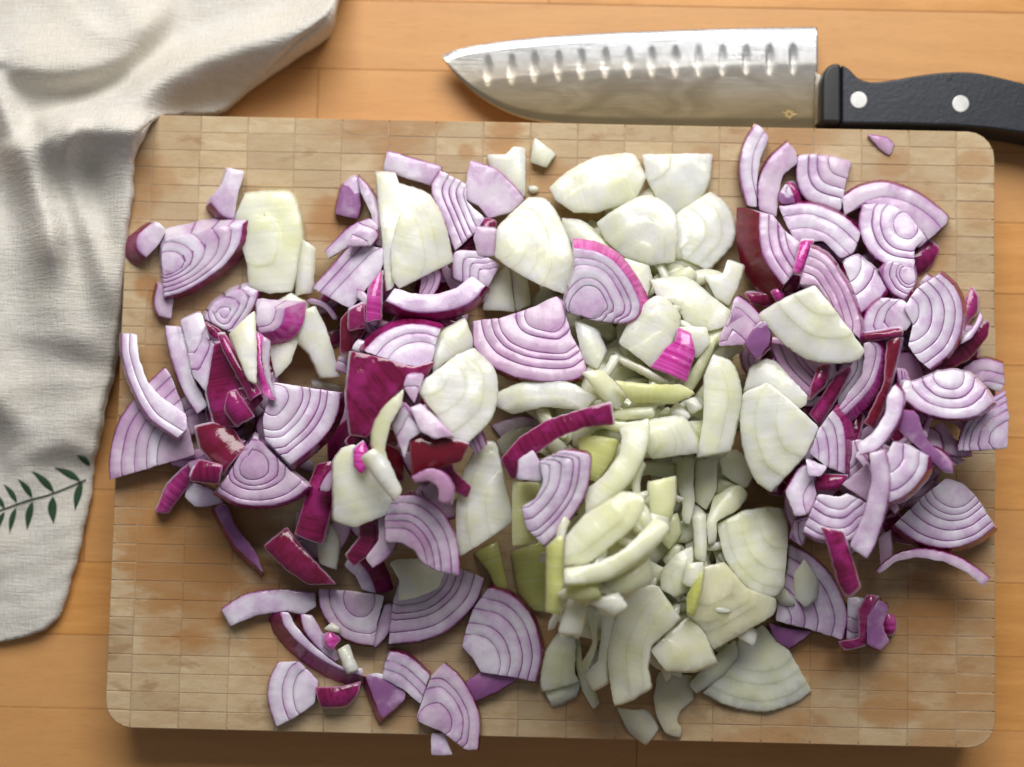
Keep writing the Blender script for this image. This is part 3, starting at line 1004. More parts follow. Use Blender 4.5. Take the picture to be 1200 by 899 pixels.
heap('r', 1010, 450, 128, 190, 33, RL, RG, hu=.55)
heap('r', 1000, 440, 105, 150, 44, RL, RG, hu=.55)
heap('r', 475, 440, 88, 190, 33, QL, QG, hu=.55)
heap('r', 490, 400, 60, 130, 48, QL, QG, hu=.55)
heap('r', 275, 480, 72, 90, 34, QL, QG, hu=.55)
heap('r', 290, 500, 50, 70, 40, QL, QG, hu=.55)
heap('r', 400, 610, 60, 50, 36, QL, QG, hu=.55)

def slivers(kind, cx, cy, rx, ry, n, label, group, **kw):
    """thin curved slices, one layer thick"""
    k = 0
    while k < n:
        u, v = rg0.uniform(-1, 1), rg0.uniform(-1, 1)
        if u * u + v * v > 1: continue
        k += 1
        an, Rr, half, wd = rg0.uniform(0, 6.28), rg0.uniform(30, 60), rg0.uniform(.35, .75), rg0.uniform(6, 13)
        px, py = cx + u * rx, cy + v * ry
        ox, oy = px - Rr * math.cos(an), py - Rr * math.sin(an)
        A = np.linspace(an - half, an + half, 7)
        o_ = np.stack([ox + Rr * np.cos(A), oy + Rr * np.sin(A)], 1)
        i_ = np.stack([ox + (Rr - wd) * np.cos(A[::-1] * .97 + an * .03), oy + (Rr - wd) * np.sin(A[::-1] * .97 + an * .03)], 1)
        lay(kind, None, o_, i_, (ox, oy), 1, label, group=group, **kw)
slivers('w', 745, 640, 110, 145, 44, WL, WG, hu=.12, th=.0055)
slivers('w', 740, 380, 90, 130, 16, WL, WG, hu=.05, th=.0055)
slivers('r', 1010, 460, 115, 170, 22, RL, RG, th=.006, hu=.15)
slivers('r', 420, 460, 90, 150, 9, QL, QG, th=.006, hu=.25)

r, w_, s = 'r', 'w', 's'
L = lay
# ================================================================ far left
L(w_, 'A', '740,425 870,418 965,430 1005,540 1015,650 1000,760 965,885', '860,895 760,870 750,740 715,640 690,540', (820, 640), 2, 'blocky white onion chunk beside the large red onion fan at upper left', th=.012, hu=.05)
L(w_, 'B', '880,60 960,15 1050,60', '1010,200 960,340 890,415 862,300', None, 1, 'shiny white onion flake folded open under the pink tipped wedge', th=.006)
L(w_, 'B', '1020,90 1075,70 1130,180 1195,405', '1100,412 1050,300 985,240', None, 1, 'white onion strip pointing down, right of the pink tipped wedge', th=.005)
L(w_, 'B', '1060,415 1195,450', '1190,475 1060,462', None, 1, 'short white onion bar above the large striped fan on the left', th=.005)
L(w_, 'A', '1020,640 1078,680 1065,890', '985,905 1000,760', None, 1, 'narrow upright white onion sliver right of the blocky chunk', th=.008)
L(r, 'A', '322,556 245,620 240,685 282,728', '340,662 378,592 345,565', (480, 560), 1, 'small red onion end with dark skin, nearest the towel at upper left', fl=14, th=.008, tilt=.03)
L(r, 'A', '583,470 640,530 692,548', '712,440 745,322 665,302 640,380 590,440', (700, 290), 1, 'small bottle shaped red onion bit above the large fan at upper left', fl=8, th=.008, tilt=.03)
L(r, 'A', '335,850 320,940 340,1000', '400,1010 420,860', (420, 900), 1, 'pale onion edge peeking out left of the large red fan at upper left', fl=3)
L(r, 'A', '738,568 722,660 660,750 560,830 450,890 368,912', '359,800 357,680 380,637 550,600 640,580', (385, 785), 6, 'large red onion fan with broad maroon skin edge, top left of the heap', fl=17, th=.011, tilt=.03)
L(r, 'B', '370,165 385,260 440,440 520,582', '572,540 500,400 480,260 450,170', (900, 300), 1, 'bent white and lilac onion strip at the left, running down under the fan', th=.009)
L(r, 'B', '622,280 625,330 560,475', '500,400 475,260 440,140 540,100 560,160', (480, 150), 3, 'folded lilac onion wedge below the large fan at upper left', th=.009)
L(r, 'B', '112,890 112,800 142,650 212,530 300,430 370,362', '400,395 455,540 512,772', (540, 780), 5, 'broad leaf of red onion reaching over the left board edge', th=.005, tin=.3)
L(r, 'B', '168,200 172,310 215,450 300,600 430,692', '476,650 470,580 350,500 290,430 250,320 240,205', (640, 240), 2, 'curved two layered red onion band at the far left edge of the heap', th=.006, fl=3)
L(s, 'B', '600,620 510,640 530,740 640,862', '745,740 690,650', None, 1, 'dark maroon onion skin patch at the left, under the striped fan', th=.006)
L(s, 'C', '490,0 530,12 470,130 380,250', '320,242 372,110', None, 1, 'slim magenta onion strip leaning off the lower left of the heap', pk=.35, th=.006)
L(s, 'C', '520,-10 640,20 620,112', '480,95', None, 1, 'dark red onion chunk behind the slim leaning strip at lower left', th=.008)
L(r, 'C', '480,95 540,112 605,140 650,200', '560,215 510,216 460,170', (560, 400), 1, 'small greyish onion piece touching the board at lower left', th=.007)
L(s, 'B', '600,250 650,240 780,420 830,510', '720,640 600,640 560,480', None, 1, 'dark purple hollow of a red onion curl on the left', th=.008, rim=.2)
L(s, 'B', '660,480 700,460 790,590', '700,640 640,560', None, 1, 'small dark triangle of onion skin inside the left curl', th=.006)
L(r, 'B', '1197,480 1180,580 1110,700 962,822', '840,700 830,600 880,430 1050,458', (880, 512), 6, 'large striped lilac fan in the middle of the left heap', fl=6, th=.009, lift=.002)
L(s, 'B', '612,205 650,200 822,482', '762,520 700,400 640,290', None, 1, 'straight maroon onion strip with pale edges between two lilac fans at left', th=.006, lift=.003)
L(s, 'B', '556,140 600,165 650,205 618,238', '575,215', None, 1, 'small dark purple tip above the straight maroon strip', th=.006)
L(w_, 'B', '670,200 790,90 802,250 800,440', '760,420 710,300', None, 1, 'translucent white wedge behind the bright pink strip at left', th=.007)
L(s, 'B', '797,190 830,210 822,330 850,430 890,522', '825,495 790,380', None, 1, 'thin hot pink onion strip standing on edge at left', pk=1.0, th=.005)
L(r, 'B', '830,215 865,240 855,350 890,515', '845,420 825,320', None, 1, 'thin pale edge beside the hot pink strip at left', th=.005)
L(r, 'B', '812,0 795,60 762,120 705,205', '640,180 552,130 600,60 690,0 760,-20', (650, 112), 4, 'small lilac wedge with oval rings and a pink rim, below the large upper left fan', fl=4, pk=.8, th=.008)
L(r, 'B', '940,82 925,150 890,190 818,207', '798,140 803,74', (815, 120), 2, 'small wedge with a wide hot pink skin end on the left heap', fl=20, pk=.9, th=.009)
L(r, 'C', '600,220 660,205 700,300 790,420 835,525', '770,470 700,400 640,300', (1000, 100), 1, 'dark curved onion strip at the lower left edge of the heap', th=.009, hu=.8, fl=4)
L(w_, 'G', '580,290 625,380 612,512', '530,482 520,380', (400, 380), 1, 'pale white onion sliver under the tall glossy red strip', th=.006)
L(s, 'G', '378,313 445,395 520,480 615,582', '480,584 370,510 268,405', None, 1, 'maroon onion rectangle tilted down to the right, lower left', th=.008, lift=.002)
L(s, 'G', '490,90 520,15 595,0 597,200 548,396', '408,345 440,260', None, 1, 'tall glossy dark red onion strip left of the white chunk', th=.009, lift=.003)
L(r, 'G', '50,150 150,200 280,212 400,185 492,122', '400,50 330,-20 232,-120 170,-40 100,80', (220, 35), 5, 'lilac wedge with a pale round core, pointing up, at lower left', fl=5, th=.009, pk=.4, lift=.003)
L(r, 'G', '75,695 190,628 330,606 515,616', '522,682 462,722 380,705 250,722 118,776', (300, 1200), 1, 'long white curved onion strip lying on the board at lower left', th=.007)
L(r, 'H', '100,425 60,520 58,620 95,727', '170,690 272,622 290,512 200,420', (290, 570), 3, 'small striped wedge lying flat at the bottom left', th=.007, tin=.3)
L(s, 'H', '270,545 400,540 490,515 475,580 420,642', '300,642', None, 1, 'dark onion chunk in the shade of the curved maroon strip at the bottom', th=.010)
L(r, 'H', '110,192 140,270 240,370 360,445 500,492', '500,450 430,457 370,430 260,340 180,250 150,190', (560, -60), 1, 'long curved white strip with wide maroon skin at the bottom left', fl=16, th=.010)
L(r, 'H', '205,200 232,290 300,370 370,425', '400,400 330,320 262,205', (620, 60), 1, 'narrow curved strip inside the long maroon strip at the bottom left', fl=6, th=.009)
L(r, 'H', '600,155 640,158 625,280 560,357', '542,347 575,230', (520, 150), 1, 'pale strip end beside the flat square fan at the bottom', th=.008)
L(r, 'H', '290,80 305,180 370,280 450,330 550,348', '570,230 602,112 430,88', (475, 130), 3, 'flat square cut lilac fan near the bottom, left of centre', th=.009, lift=.001)
L(w_, 'H', '375,370 430,340 478,462', '420,478', None, 1, 'short white onion bar crossing the curved maroon strip at the bottom', th=.007)
L(s, 'H', '310,300 350,275 396,320 352,375', '318,350', None, 1, 'tiny hot pink onion bit on the curved maroon strip', pk=.9, th=.006)
L(w_, 'H', '310,272 350,240 392,262 388,292', '345,280', None, 1, 'tiny white onion bit above the tiny hot pink one at the bottom left', th=.006, pk=.2)
L(r, 'G', '690,442 750,500 785,560 805,622', '735,606 705,540 648,490', (560, 660), 1, 'curved red onion piece with a broad magenta skin, lower middle left', fl=22, th=.010)
L(r, 'G', '890,165 1000,165 1100,230 1165,330 1192,450 1195,540', '1100,520 1020,480 985,420 920,382 850,382 842,270', (880, 500), 5, 'mauve ringed fan in the hollow left of the white heap', th=.008, tin=.3, hu=.25)
L(r, 'H', '1072,30 1025,150 905,270 780,322 620,342', '640,150 680,20 790,-40 920,-30', (720, -10), 5, 'large mauve ringed fan at the lower middle left, white lump on it', th=.010, tin=.25, hu=.15)
L(w_, 'G', '860,480 900,465 1020,460 1125,520 1092,602', '990,645 902,662 912,560', None, 1, 'rounded white onion lump lying on the large mauve fan', th=.008)
L(r, 'H', '1050,470 1190,492 1240,495', '1130,562 1010,617 980,520', (1120, 380), 4, 'shaded underside of the striped fan at the lower middle', th=.006, hu=1)
L(r, 'H', '1090,75 1200,112 1290,210 1337,370 1312,518', '1190,492 1050,472 1025,420 965,350 985,270 1020,170', (980, 480), 5, 'bright striped fan at the lower middle, left of the green white strips', th=.009, tin=.25, fl=3)
L(r, 'H', '510,490 590,480 700,560', '700,600 590,692', (700, 480), 1, 'small pale onion triangle near the bottom edge of the board', th=.007, fl=3)
L(r, 'H', '630,372 720,400 815,482', '770,622 690,552 590,502 605,430', (560, 720), 3, 'small curved striped band near the bottom edge, left of the arrow shaped one', th=.008, tin=.4, fl=3)
L(r, 'H', '820,755 882,760 920,862', '820,860', None, 1, 'tiny onion bit hanging over the front edge of the board', th=.004)
L(r, 'H', '885,428 960,500 1020,600 1048,700 1040,837', '980,837 870,750 748,700 780,600 820,490', (850, 700), 4, 'arrow shaped ringed onion wedge overhanging the front edge of the board', th=.008)

# ================================================================ centre left
L(r, 'D', '375,143 500,180 632,218', '590,312 470,275 355,235', (450, 560), 1, 'white onion strip with purple end, topmost left of centre', th=.007)
L(r, 'D', '160,310 230,268 252,400', '235,467 128,442', (400, 400), 1, 'small pale grey onion piece at the top of the left centre heap', th=.006)
L(r, 'D', '235,258 300,330 345,430 355,600', '312,582 300,440 250,342', (0, 560), 1, 'thin curled lilac edge left of the tall white pieces', th=.006)
L(w_, 'D', '840,160 930,162 970,120 1022,125', '1022,362 900,300 850,200', None, 1, 'upright white onion piece with a notched top, behind the translucent petal', th=.005)
L(w_, 'D', '1065,80 1165,155 1120,225', '1045,195', None, 1, 'small white onion cube lying alone on the board near the knife', th=.007)
L(w_, 'D', '1035,308 1060,300 1088,315 1085,340', '1045,342', None, 1, 'onion crumb beside the small white cube', th=.004)
L(r, 'D', '80,612 200,500 290,460', '335,500 320,560 180,600 100,652', (400, 800), 1, 'pink tinged onion slice under the stacked lilac layers', th=.007)
L(s, 'E', '150,130 190,90 260,60', '270,190 200,290 150,300', None, 1, 'dark red onion skin behind the hot pink strip left of centre', th=.006)
L(s, 'D', '280,780 350,700 345,935', '268,950', None, 1, 'hot pink onion strip below the stacked lilac layers', pk=.75, th=.006)
L(s, 'E', '190,90 268,55 270,175', '188,192', None, 1, 'crimson onion square left of the hot pink strip', pk=.2, th=.006)
L(r, 'D', '22,790 110,690 242,545', '322,600 400,602 335,720 202,887 160,867', (720, 1300), 3, 'stack of parallel lilac onion layers left of the tall white pieces', th=.009, tin=.0)
L(r, 'D', '240,480 332,530 300,592', '180,592', (150, 700), 2, 'small striped onion corner on top of the stacked lilac layers', th=.005)
L(s, 'E', '200,280 330,310 500,360 600,330 560,405 420,480 340,600 280,692', '200,680 178,500', None, 1, 'broad dark wine red onion wall left of centre', th=.010, rim=.6)
L(s, 'D', '830,450 890,470 885,515', '770,600 705,612 780,500', None, 1, 'dark maroon triangle under the translucent petal', th=.008)
L(r, 'D', '620,235 582,330 640,480 692,617', '795,520 832,460 745,380 745,300', (920, 370), 5, 'finely striped onion slice under the translucent petal', th=.007, tin=.3)
L(r, 'D', '790,500 890,512 900,640', '800,642 780,560', None, 1, 'small white red onion chip between striped slice and white leaf', th=.007)
L(r, 'D', '800,612 690,622 680,740', '750,772 850,782 902,680', (900, 770), 4, 'small lined onion slice above the curved strip, left of the big white leaf', th=.007, tin=.2)
L(w_, 'D', '320,243 415,248 430,300 540,330 590,360', '470,560 400,790 368,805 350,560', None, 1, 'tall bright white onion piece with a stepped top, left of centre', th=.006)
L(w_, 'D', '570,343 628,440 662,560 682,662', '600,705 430,792 395,740 390,600 430,440', (380, 620), 3, 'broad white onion slab leaning on the tall stepped piece', th=.006)
L(r, 'D', '765,188 880,230 980,320 1020,372', '960,432 850,462 800,400 738,372 750,260', (800, 440), 1, 'translucent lilac onion petal with a purple rim and pink glow', th=.0035, pk=.5)
L(r, 'D', '365,852 480,899 620,903 760,862 837,780', '770,730 700,790 600,820 490,815 408,787', (600, 420), 1, 'curved white onion band with a pink underside, left of centre', fl=12, th=.010, hu=.0)
L(w_, 'E', '740,130 775,220 778,275', '640,342 585,395 600,210', None, 1, 'white onion piece tucked behind the smooth white leaf, left of centre', th=.005)
L(r, 'E', '265,285 330,215 430,165 540,158 628,180', '602,250 590,322 545,367 430,342', (530, 390), 3, 'half moon lilac wedge with maroon rim above the wine red wall', fl=6, th=.009, tin=.2)
L(r, 'E', '235,228 285,245', '262,302 205,275', None, 1, 'tiny white onion square at the tip of the half moon wedge', th=.006)
L(r, 'E', '470,390 545,392 532,450', '500,532 448,452', (480, 560), 2, 'small grey lilac onion bit beside the smooth white leaf', th=.008)
L(r, 'E', '385,600 430,520 500,570 535,665', '480,700 455,790', (620, 800), 3, 'striped mauve onion slice under the smooth white leaf', th=.006)
L(w_, 'E', '450,460 350,560 300,680 330,852', '402,882 362,750 392,620 440,540', (640, 790), 1, 'curved greenish white onion strip left of the red brown curl', th=.008, hu=.3)
L(r, 'E', '480,550 530,530 600,590 692,682', '600,697 530,662', None, 1, 'white onion strip slanting under the smooth white leaf', th=.007)
L(s, 'E', '478,682 600,678 760,722', '722,802 600,842 488,890', None, 1, 'red brown translucent onion curl in the centre left hollow', th=.006, rim=.3)
L(r, 'G', '965,75 1050,38 1130,60 1170,130 1152,202', '1095,197 1095,125 1050,90 985,102', (1030, 190), 1, 'small dusky onion ring piece under the red brown curl', th=.007, hu=.7)
L(w_, 'G', '600,0 640,-60 700,-80 800,50', '880,190 860,250 700,315 600,282', None, 1, 'rounded white onion chunk with a pink spot, centre left', th=.010)
L(w_, 'G', '790,-60 860,0 925,142', '890,192 800,80 730,-20', None, 1, 'translucent white onion flake overlapping the chunk with the pink spot', th=.004)
L(s, 'E', '210,750 265,705 298,780', '255,865 212,830', None, 1, 'small hot pink skin spot on the white chunk, centre left', pk=1.0, th=.003, lift=.002, rim=0)
L(w_, 'E', '780,268 872,360 892,460 862,600 742,722', '692,702 612,602 505,452 620,362 700,300', (560, 400), 4, 'smooth white onion leaf in front of the half moon wedge', th=.0045, lift=.002)

# ================================================================ white onion, upper part
L(w_, 'J', '940,153 922,290 872,380 772,452', '700,402 632,282 610,160', (630, 170), 2, 'straight topped white onion leaf at the top of the white heap', th=.004)
L(w_, 'J', '175,315 262,240 380,178 440,165 560,155 600,212 628,272', '572,382 500,400 400,432 290,432 200,372', (420, 520), 2, 'wide white onion petal nearest the knife, top of the white heap', th=.006, tin=.2)
L(w_, 'J', '930,333 1002,390 1042,480 1032,580 922,702', '780,642 768,440 860,378', (740, 545), 4, 'rounded white onion leaf at the upper right of the white heap', th=.004)
L(w_, 'J', '230,465 330,480 420,560 472,622', '380,642 290,602 258,540', (260, 720), 2, 'creamy white onion leaf above the ringed pink wedge', th=.004, hu=.15)
L(w_, 'J', '400,482 500,412 640,352 770,440 768,662', '640,682 530,642 440,562', (600, 700), 3, 'large pale onion leaf in the middle of the upper white heap', th=.004)
L(w_, 'D', '820,890 850,760 925,690', '950,705 975,900', None, 1, 'white onion block under the big leaf left of the ringed pink wedge', th=.008)
L(w_, 'D', '950,688 1030,720', '1052,862 980,898', None, 1, 'bright yellowish onion strip left of the ringed pink wedge', th=.008, hu=.1)
L(w_, 'J', '520,645 640,680 660,760', '600,900 690,960 560,900 540,770', None, 1, 'pale onion piece right of the ringed pink wedge', th=.005)
L(w_, 'K', '650,-50 820,-60 940,30 1020,90 1082,152', '920,192 820,150 760,60 690,40', (700, 240), 2, 'long pale onion petal pointing right, right of the ringed pink wedge', th=.005)
L(w_, 'J', '1010,653 1090,682 1060,790', '1020,872 960,840 900,730 990,722', None, 1, 'small forked white onion bar beside the right purple heap', th=.005)
L(w_, 'J', '75,360 160,372 232,480 278,620 280,740 248,817', '120,770 0,702 -82,642 -70,500 0,432', (-60, 560), 5, 'big white onion leaf with faint rings, upper left of the white heap', th=.0045, lift=.002)
L(r, 'E', '780,262 842,340 962,402 1100,427 1250,420 1312,382', '1285,292 1240,212 1215,122 1210,60 1170,25 1050,82 900,132 778,142', (1125, 110), 6, 'large mauve fan with six clear rings, exact middle of the heap', fl=3, th=.009, hu=.18, lift=.002)
L(r, 'J', '290,598 400,618 490,672 560,765 602,860 588,925 530,955', '400,945 262,902 250,850 290,720', (370, 875), 5, 'ringed onion wedge with hot pink rim, upper centre of the heap', fl=9, pk=.9, th=.010, lift=.003)
L(w_, 'K', '290,135 400,180 442,282', '400,372 332,332', None, 1, 'small white onion flake below the ringed pink wedge', th=.004, hu=.1)
L(w_, 'K', '330,382 430,372 542,490', '500,562 420,502', None, 1, 'white onion flake pointing down in the middle of the heap', th=.005, hu=.1)
L(w_, 'K', '480,290 640,370 760,440 780,420', '700,440 500,340', None, 1, 'creamy cut edge under the white and pink piece', th=.004, pk=.3)
L(w_, 'K', '780,170 920,170 932,250', '870,320 800,260', None, 1, 'white onion flake behind the white and pink piece', th=.006)
L(s, 'K', '782,170 842,202 864,292 822,430', '652,360 735,255 770,235', None, 1, 'hot pink skin patch on the white onion piece, right of the centre', pk=1.0, th=.006, rim=.3)
L(w_, 'K', '560,120 680,28 782,112 782,202', '740,262 652,362 562,292 500,245', (700, 480), 3, 'white onion piece above the hot pink skin patch', th=.006)
# ================================================================ white onion, middle and lower part
L(w_, 'K', '970,215 940,300 880,430 840,482', '790,462 870,330 925,215', None, 1, 'yellowish onion side wall below the hot pink patch', th=.006, hu=.45)
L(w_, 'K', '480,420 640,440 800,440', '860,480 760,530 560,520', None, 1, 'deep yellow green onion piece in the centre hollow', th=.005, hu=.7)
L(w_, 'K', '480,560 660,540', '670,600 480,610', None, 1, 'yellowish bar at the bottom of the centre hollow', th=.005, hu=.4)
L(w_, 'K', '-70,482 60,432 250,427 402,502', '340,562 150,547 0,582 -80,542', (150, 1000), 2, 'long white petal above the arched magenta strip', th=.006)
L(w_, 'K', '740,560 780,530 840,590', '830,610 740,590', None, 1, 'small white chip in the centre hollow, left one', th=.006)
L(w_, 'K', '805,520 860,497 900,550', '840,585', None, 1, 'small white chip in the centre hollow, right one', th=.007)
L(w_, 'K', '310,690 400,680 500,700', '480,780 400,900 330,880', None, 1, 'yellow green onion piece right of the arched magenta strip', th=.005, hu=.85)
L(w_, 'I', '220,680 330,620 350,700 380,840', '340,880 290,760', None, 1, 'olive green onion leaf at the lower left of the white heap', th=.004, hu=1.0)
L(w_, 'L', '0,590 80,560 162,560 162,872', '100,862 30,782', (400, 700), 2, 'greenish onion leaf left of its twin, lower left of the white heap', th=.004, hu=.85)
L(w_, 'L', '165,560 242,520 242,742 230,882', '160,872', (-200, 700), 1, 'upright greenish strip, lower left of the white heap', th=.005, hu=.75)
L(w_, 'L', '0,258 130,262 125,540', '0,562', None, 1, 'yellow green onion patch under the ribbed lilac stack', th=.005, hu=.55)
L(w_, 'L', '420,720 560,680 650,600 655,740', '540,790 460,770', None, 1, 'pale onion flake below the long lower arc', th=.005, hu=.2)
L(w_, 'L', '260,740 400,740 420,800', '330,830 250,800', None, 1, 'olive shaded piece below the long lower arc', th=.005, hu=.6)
L(w_, 'L', '520,308 612,330 612,402 560,480 462,560 350,650', '245,657 250,520 345,412', (230, 330), 2, 'large cream petal right of the ribbed lilac stack', th=.006, hu=.12)
L(w_, 'L', '640,260 768,232 770,330 742,450', '700,442 650,402', None, 1, 'yellowish upright onion strip above the lower arc', th=.006, hu=.4)
L(w_, 'L', '700,440 780,400 800,500', '735,580 690,520', None, 1, 'small yellowish wedge right of the lower arc', th=.005, hu=.4)
L(w_, 'L', '740,482 642,590 500,692 380,732 245,737', '245,667 400,642 520,582 622,482 672,430 730,450', (160, 120), 1, 'long curved white onion arc across the lower white heap', th=.008, hu=.10, lift=.001)
L(w_, 'L', '860,150 965,150 962,300', '912,392 860,352', None, 1, 'white upright block left of the rounded white nub', th=.008)
L(w_, 'L', '975,150 1050,115 1142,212', '1100,292 1030,252 990,222', (1000, 300), 1, 'rounded white nub left of the big smooth leaf', th=.008)
L(w_, 'L', '970,240 1060,270', '1040,290 960,325', None, 1, 'yellowish chip under the rounded white nub', th=.005, hu=.3)
L(w_, 'L', '780,150 860,140 852,280 862,350 832,462', '800,442 800,352 770,262', None, 1, 'slender white onion strip hanging down, right of centre', th=.006)
L(w_, 'L', '950,332 1052,274 1107,320 1060,392', '962,442 962,540 925,557 912,450', (1100, 560), 1, 'hook shaped white strip beside the lower right leaf', th=.007)
L(w_, 'L', '700,680 770,600 850,560', '850,630 842,762 770,802 700,762', (860, 700), 2, 'crumpled white piece right of the long lower arc', th=.006)
L(w_, 'L', '850,420 915,415 918,560', '910,642 862,622', None, 1, 'narrow white bar standing beside the hook shaped strip', th=.007)
L(w_, 'L', '820,642 902,635 892,772', '800,742', None, 1, 'short white bar under the narrow standing bar', th=.007)
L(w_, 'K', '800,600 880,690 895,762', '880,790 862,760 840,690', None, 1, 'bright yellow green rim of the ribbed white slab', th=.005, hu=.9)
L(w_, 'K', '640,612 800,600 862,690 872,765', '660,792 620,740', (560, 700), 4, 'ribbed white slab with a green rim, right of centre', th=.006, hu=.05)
L(w_, 'L', '560,250 590,190 640,170 780,182', '762,250 640,225', (680, 500), 1, 'short bright strip under the ribbed white slab', th=.007, hu=.15)
L(w_, 'L', '642,-40 642,60 592,200 500,312 345,412', '345,300 430,230 502,130 518,50 503,8', (180, -60), 1, 'curved white strip pointing up in the centre of the white heap', th=.007, lift=.002)
L(w_, 'K', '945,300 1042,352 1077,500 1052,640 1030,752', '870,784 900,602 905,400', (620, 520), 2, 'tall smooth white piece beside the two large right leaves', th=.009, lift=.001)

# ================================================================ magenta pieces over the middle
L(r, 'E', '860,632 1000,590 1112,610', '1040,650 930,712', (1000, 760), 1, 'thin pale pink arc left of the arched magenta strip', th=.005)
L(w_, 'E', '885,705 960,645 1062,640', '1000,700 920,782', None, 1, 'white onion chip inside the thin pale pink arc', th=.006)
L(w_, 'I', '325,158 252,155 182,270 142,420 135,560 155,692', '282,612 412,522 362,330', (440, 440), 3, 'white onion leaf standing left of the ribbed lilac stack', th=.005, lift=.002)
L(s, 'I', '345,232 430,132 560,50 700,5 862,-38', '882,70 740,84 622,130 522,200 432,300 418,328 395,328', None, 1, 'arched glossy magenta onion strip in the middle of the heap', th=.006, lift=.004, dm=.003)
L(r, 'I', '500,188 542,270 537,337', '425,327 432,232', None, 1, 'small white cube of red onion under the arched magenta strip', th=.008, lift=.003)
L(r, 'I', '640,190 700,196 765,215 768,280 737,410 652,540 550,642', '470,562 445,460 512,420 548,340 530,243', (420, 300), 5, 'ribbed lilac onion stack below the arched magenta strip', th=.010, lift=.004, tin=.3)

# ================================================================ bottom centre
L(w_, 'M', '350,140 500,98 545,160', '480,222 430,182', None, 1, 'crumpled white flake at the top of the bottom curls', th=.005)
L(w_, 'M', '300,290 320,300 330,420 415,622', '380,647 330,562 285,400', None, 1, 'thin pale strip touching the board at the bottom centre', th=.006, hu=.2)
L(w_, 'M', '420,180 492,240 450,350 452,520', '380,562 340,482 402,420 420,300', (700, 380), 2, 'curled white onion layers at the bottom centre', th=.007)
L(w_, 'M', '350,180 402,212 402,350 352,482', '330,432 382,330', None, 1, 'thin curled layer left of the curled white layers, bottom centre', th=.007, hu=.3)
L(w_, 'M', '215,290 160,380 135,500 145,565', '320,520 295,480 300,300', (500, 420), 2, 'greyish white onion flank under a bright cap at the bottom centre', th=.009)
L(w_, 'M', '150,560 190,640 305,582', '322,520 230,540', None, 1, 'lower end of the grey white flank at the bottom centre', th=.005)
L(w_, 'M', '265,125 352,180 325,300', '215,292', None, 1, 'bright white onion cap on the grey white flank', th=.008)
L(w_, 'M', '490,640 560,650 640,662 690,742', '627,822 550,762', (640, 520), 2, 'translucent flake nearest the front edge of the board', th=.004, pk=.35)
L(w_, 'M', '690,472 850,490 852,602 790,650 770,702', '800,742 790,782 720,762 680,682 665,600', None, 1, 'tan dry onion end at the bottom centre', th=.006, pk=.4)
L(w_, 'R', '250,440 262,520 210,592 60,692', '30,650 150,520', None, 1, 'pale flake tucked beside the lowest large leaf', th=.005)
L(w_, 'R', '440,250 430,322 300,402 150,492', '90,382 25,330 40,200 100,100 200,80 300,200', (130, 180), 4, 'shaded translucent tan leaf at the lower right of the white heap', th=.004, pk=.22, hu=.25)
L(w_, 'R', '20,240 40,200 100,110', '90,210 60,330 20,320', None, 1, 'green edge of the shaded tan leaf', th=.004, hu=1)
L(w_, 'M', '605,60 560,100 490,222 450,350 455,480 480,632', '545,612 655,547 635,450 650,350 740,270 792,220 740,150 690,70', (900, 420), 3, 'large curved cream onion petal at the bottom of the white heap', th=.006, lift=.002, pk=.12)
L(w_, 'M', '842,205 902,290 962,432', '850,472 720,467 650,372 740,282', (680, 480), 2, 'blunt cream onion chunk with a brown lower edge, at the bottom', th=.010, lift=.001, pk=.15)
L(w_, 'R', '98,690 220,750 380,777 520,742 612,682', '500,490 440,442 380,370 262,440 252,540', (345, 400), 4, 'large white fan shaped leaf lying lowest on the board', th=.005, tin=.2)
L(w_, 'R', '165,-100 200,50 270,160 350,222 440,242', '480,200 496,0 500,-165 400,-182 280,-162', (480, -150), 4, 'square topped white leaf with green edge, lower right of the white heap', th=.005, hu=.08, lift=.002)

# ================================================================ the right heap of red onion
L(r, 'N', '705,108 800,120 837,155', '815,207 770,180', (700, 300), 1, 'tiny reddish onion flake alone on the board below the knife handle', th=.002, hu=.9)
L(r, 'N', '180,60 122,170 108,300 140,442', '190,452 188,330 205,220 247,125 205,68', (560, 300), 2, 'thin upright purple onion arc, topmost of the right heap', th=.007)
L(s, 'N', '325,327 372,328 412,415', '362,432', None, 1, 'small magenta skin bit between two upper arcs on the right', th=.006, pk=.2)
L(r, 'N', '290,390 332,340 372,432', '300,437', (400, 400), 2, 'small white bit left of the small magenta skin bit', th=.006)
L(r, 'N', '330,143 240,230 195,340 198,460', '282,497 290,390 310,300 382,240 376,190', (520, 400), 1, 'curved white onion arc second from the top left of the right heap', th=.008)
L(r, 'N', '378,210 378,330 430,420 582,467', '602,350 632,240 540,213 450,203', (622, 225), 4, 'square topped fan with four bands at the top of the right heap', th=.007)
L(r, 'N', '588,402 680,350 800,333 950,388 1040,450 1092,500', '1075,532 950,642 880,600 800,480 700,430 600,490', (850, 680), 3, 'dark rimmed outer crescent at the upper right of the heap', th=.008, fl=2, tin=.3, hu=.3)
L(r, 'N', '680,440 668,540 710,650 800,720 927,742', '930,642 985,592 900,480 820,440 750,430', (890, 540), 4, 'pale ringed fan inside the dark rimmed crescent, upper right', th=.007)
L(r, 'O', '535,100 580,170 640,207', '692,130 690,50 560,20 520,60', (660, 90), 4, 'pinkish ringed onion slice under the pale ringed fan', th=.006, hu=.2)
L(s, 'O', '466,50 500,72', '480,102', None, 1, 'dark red speck of skin near the pinkish ringed slice', th=.004)
L(r, 'O', '430,350 470,250 530,195', '640,205 700,270 652,350 440,352', (660, 260), 3, 'white striped slice above the maroon bar, right heap', th=.006)
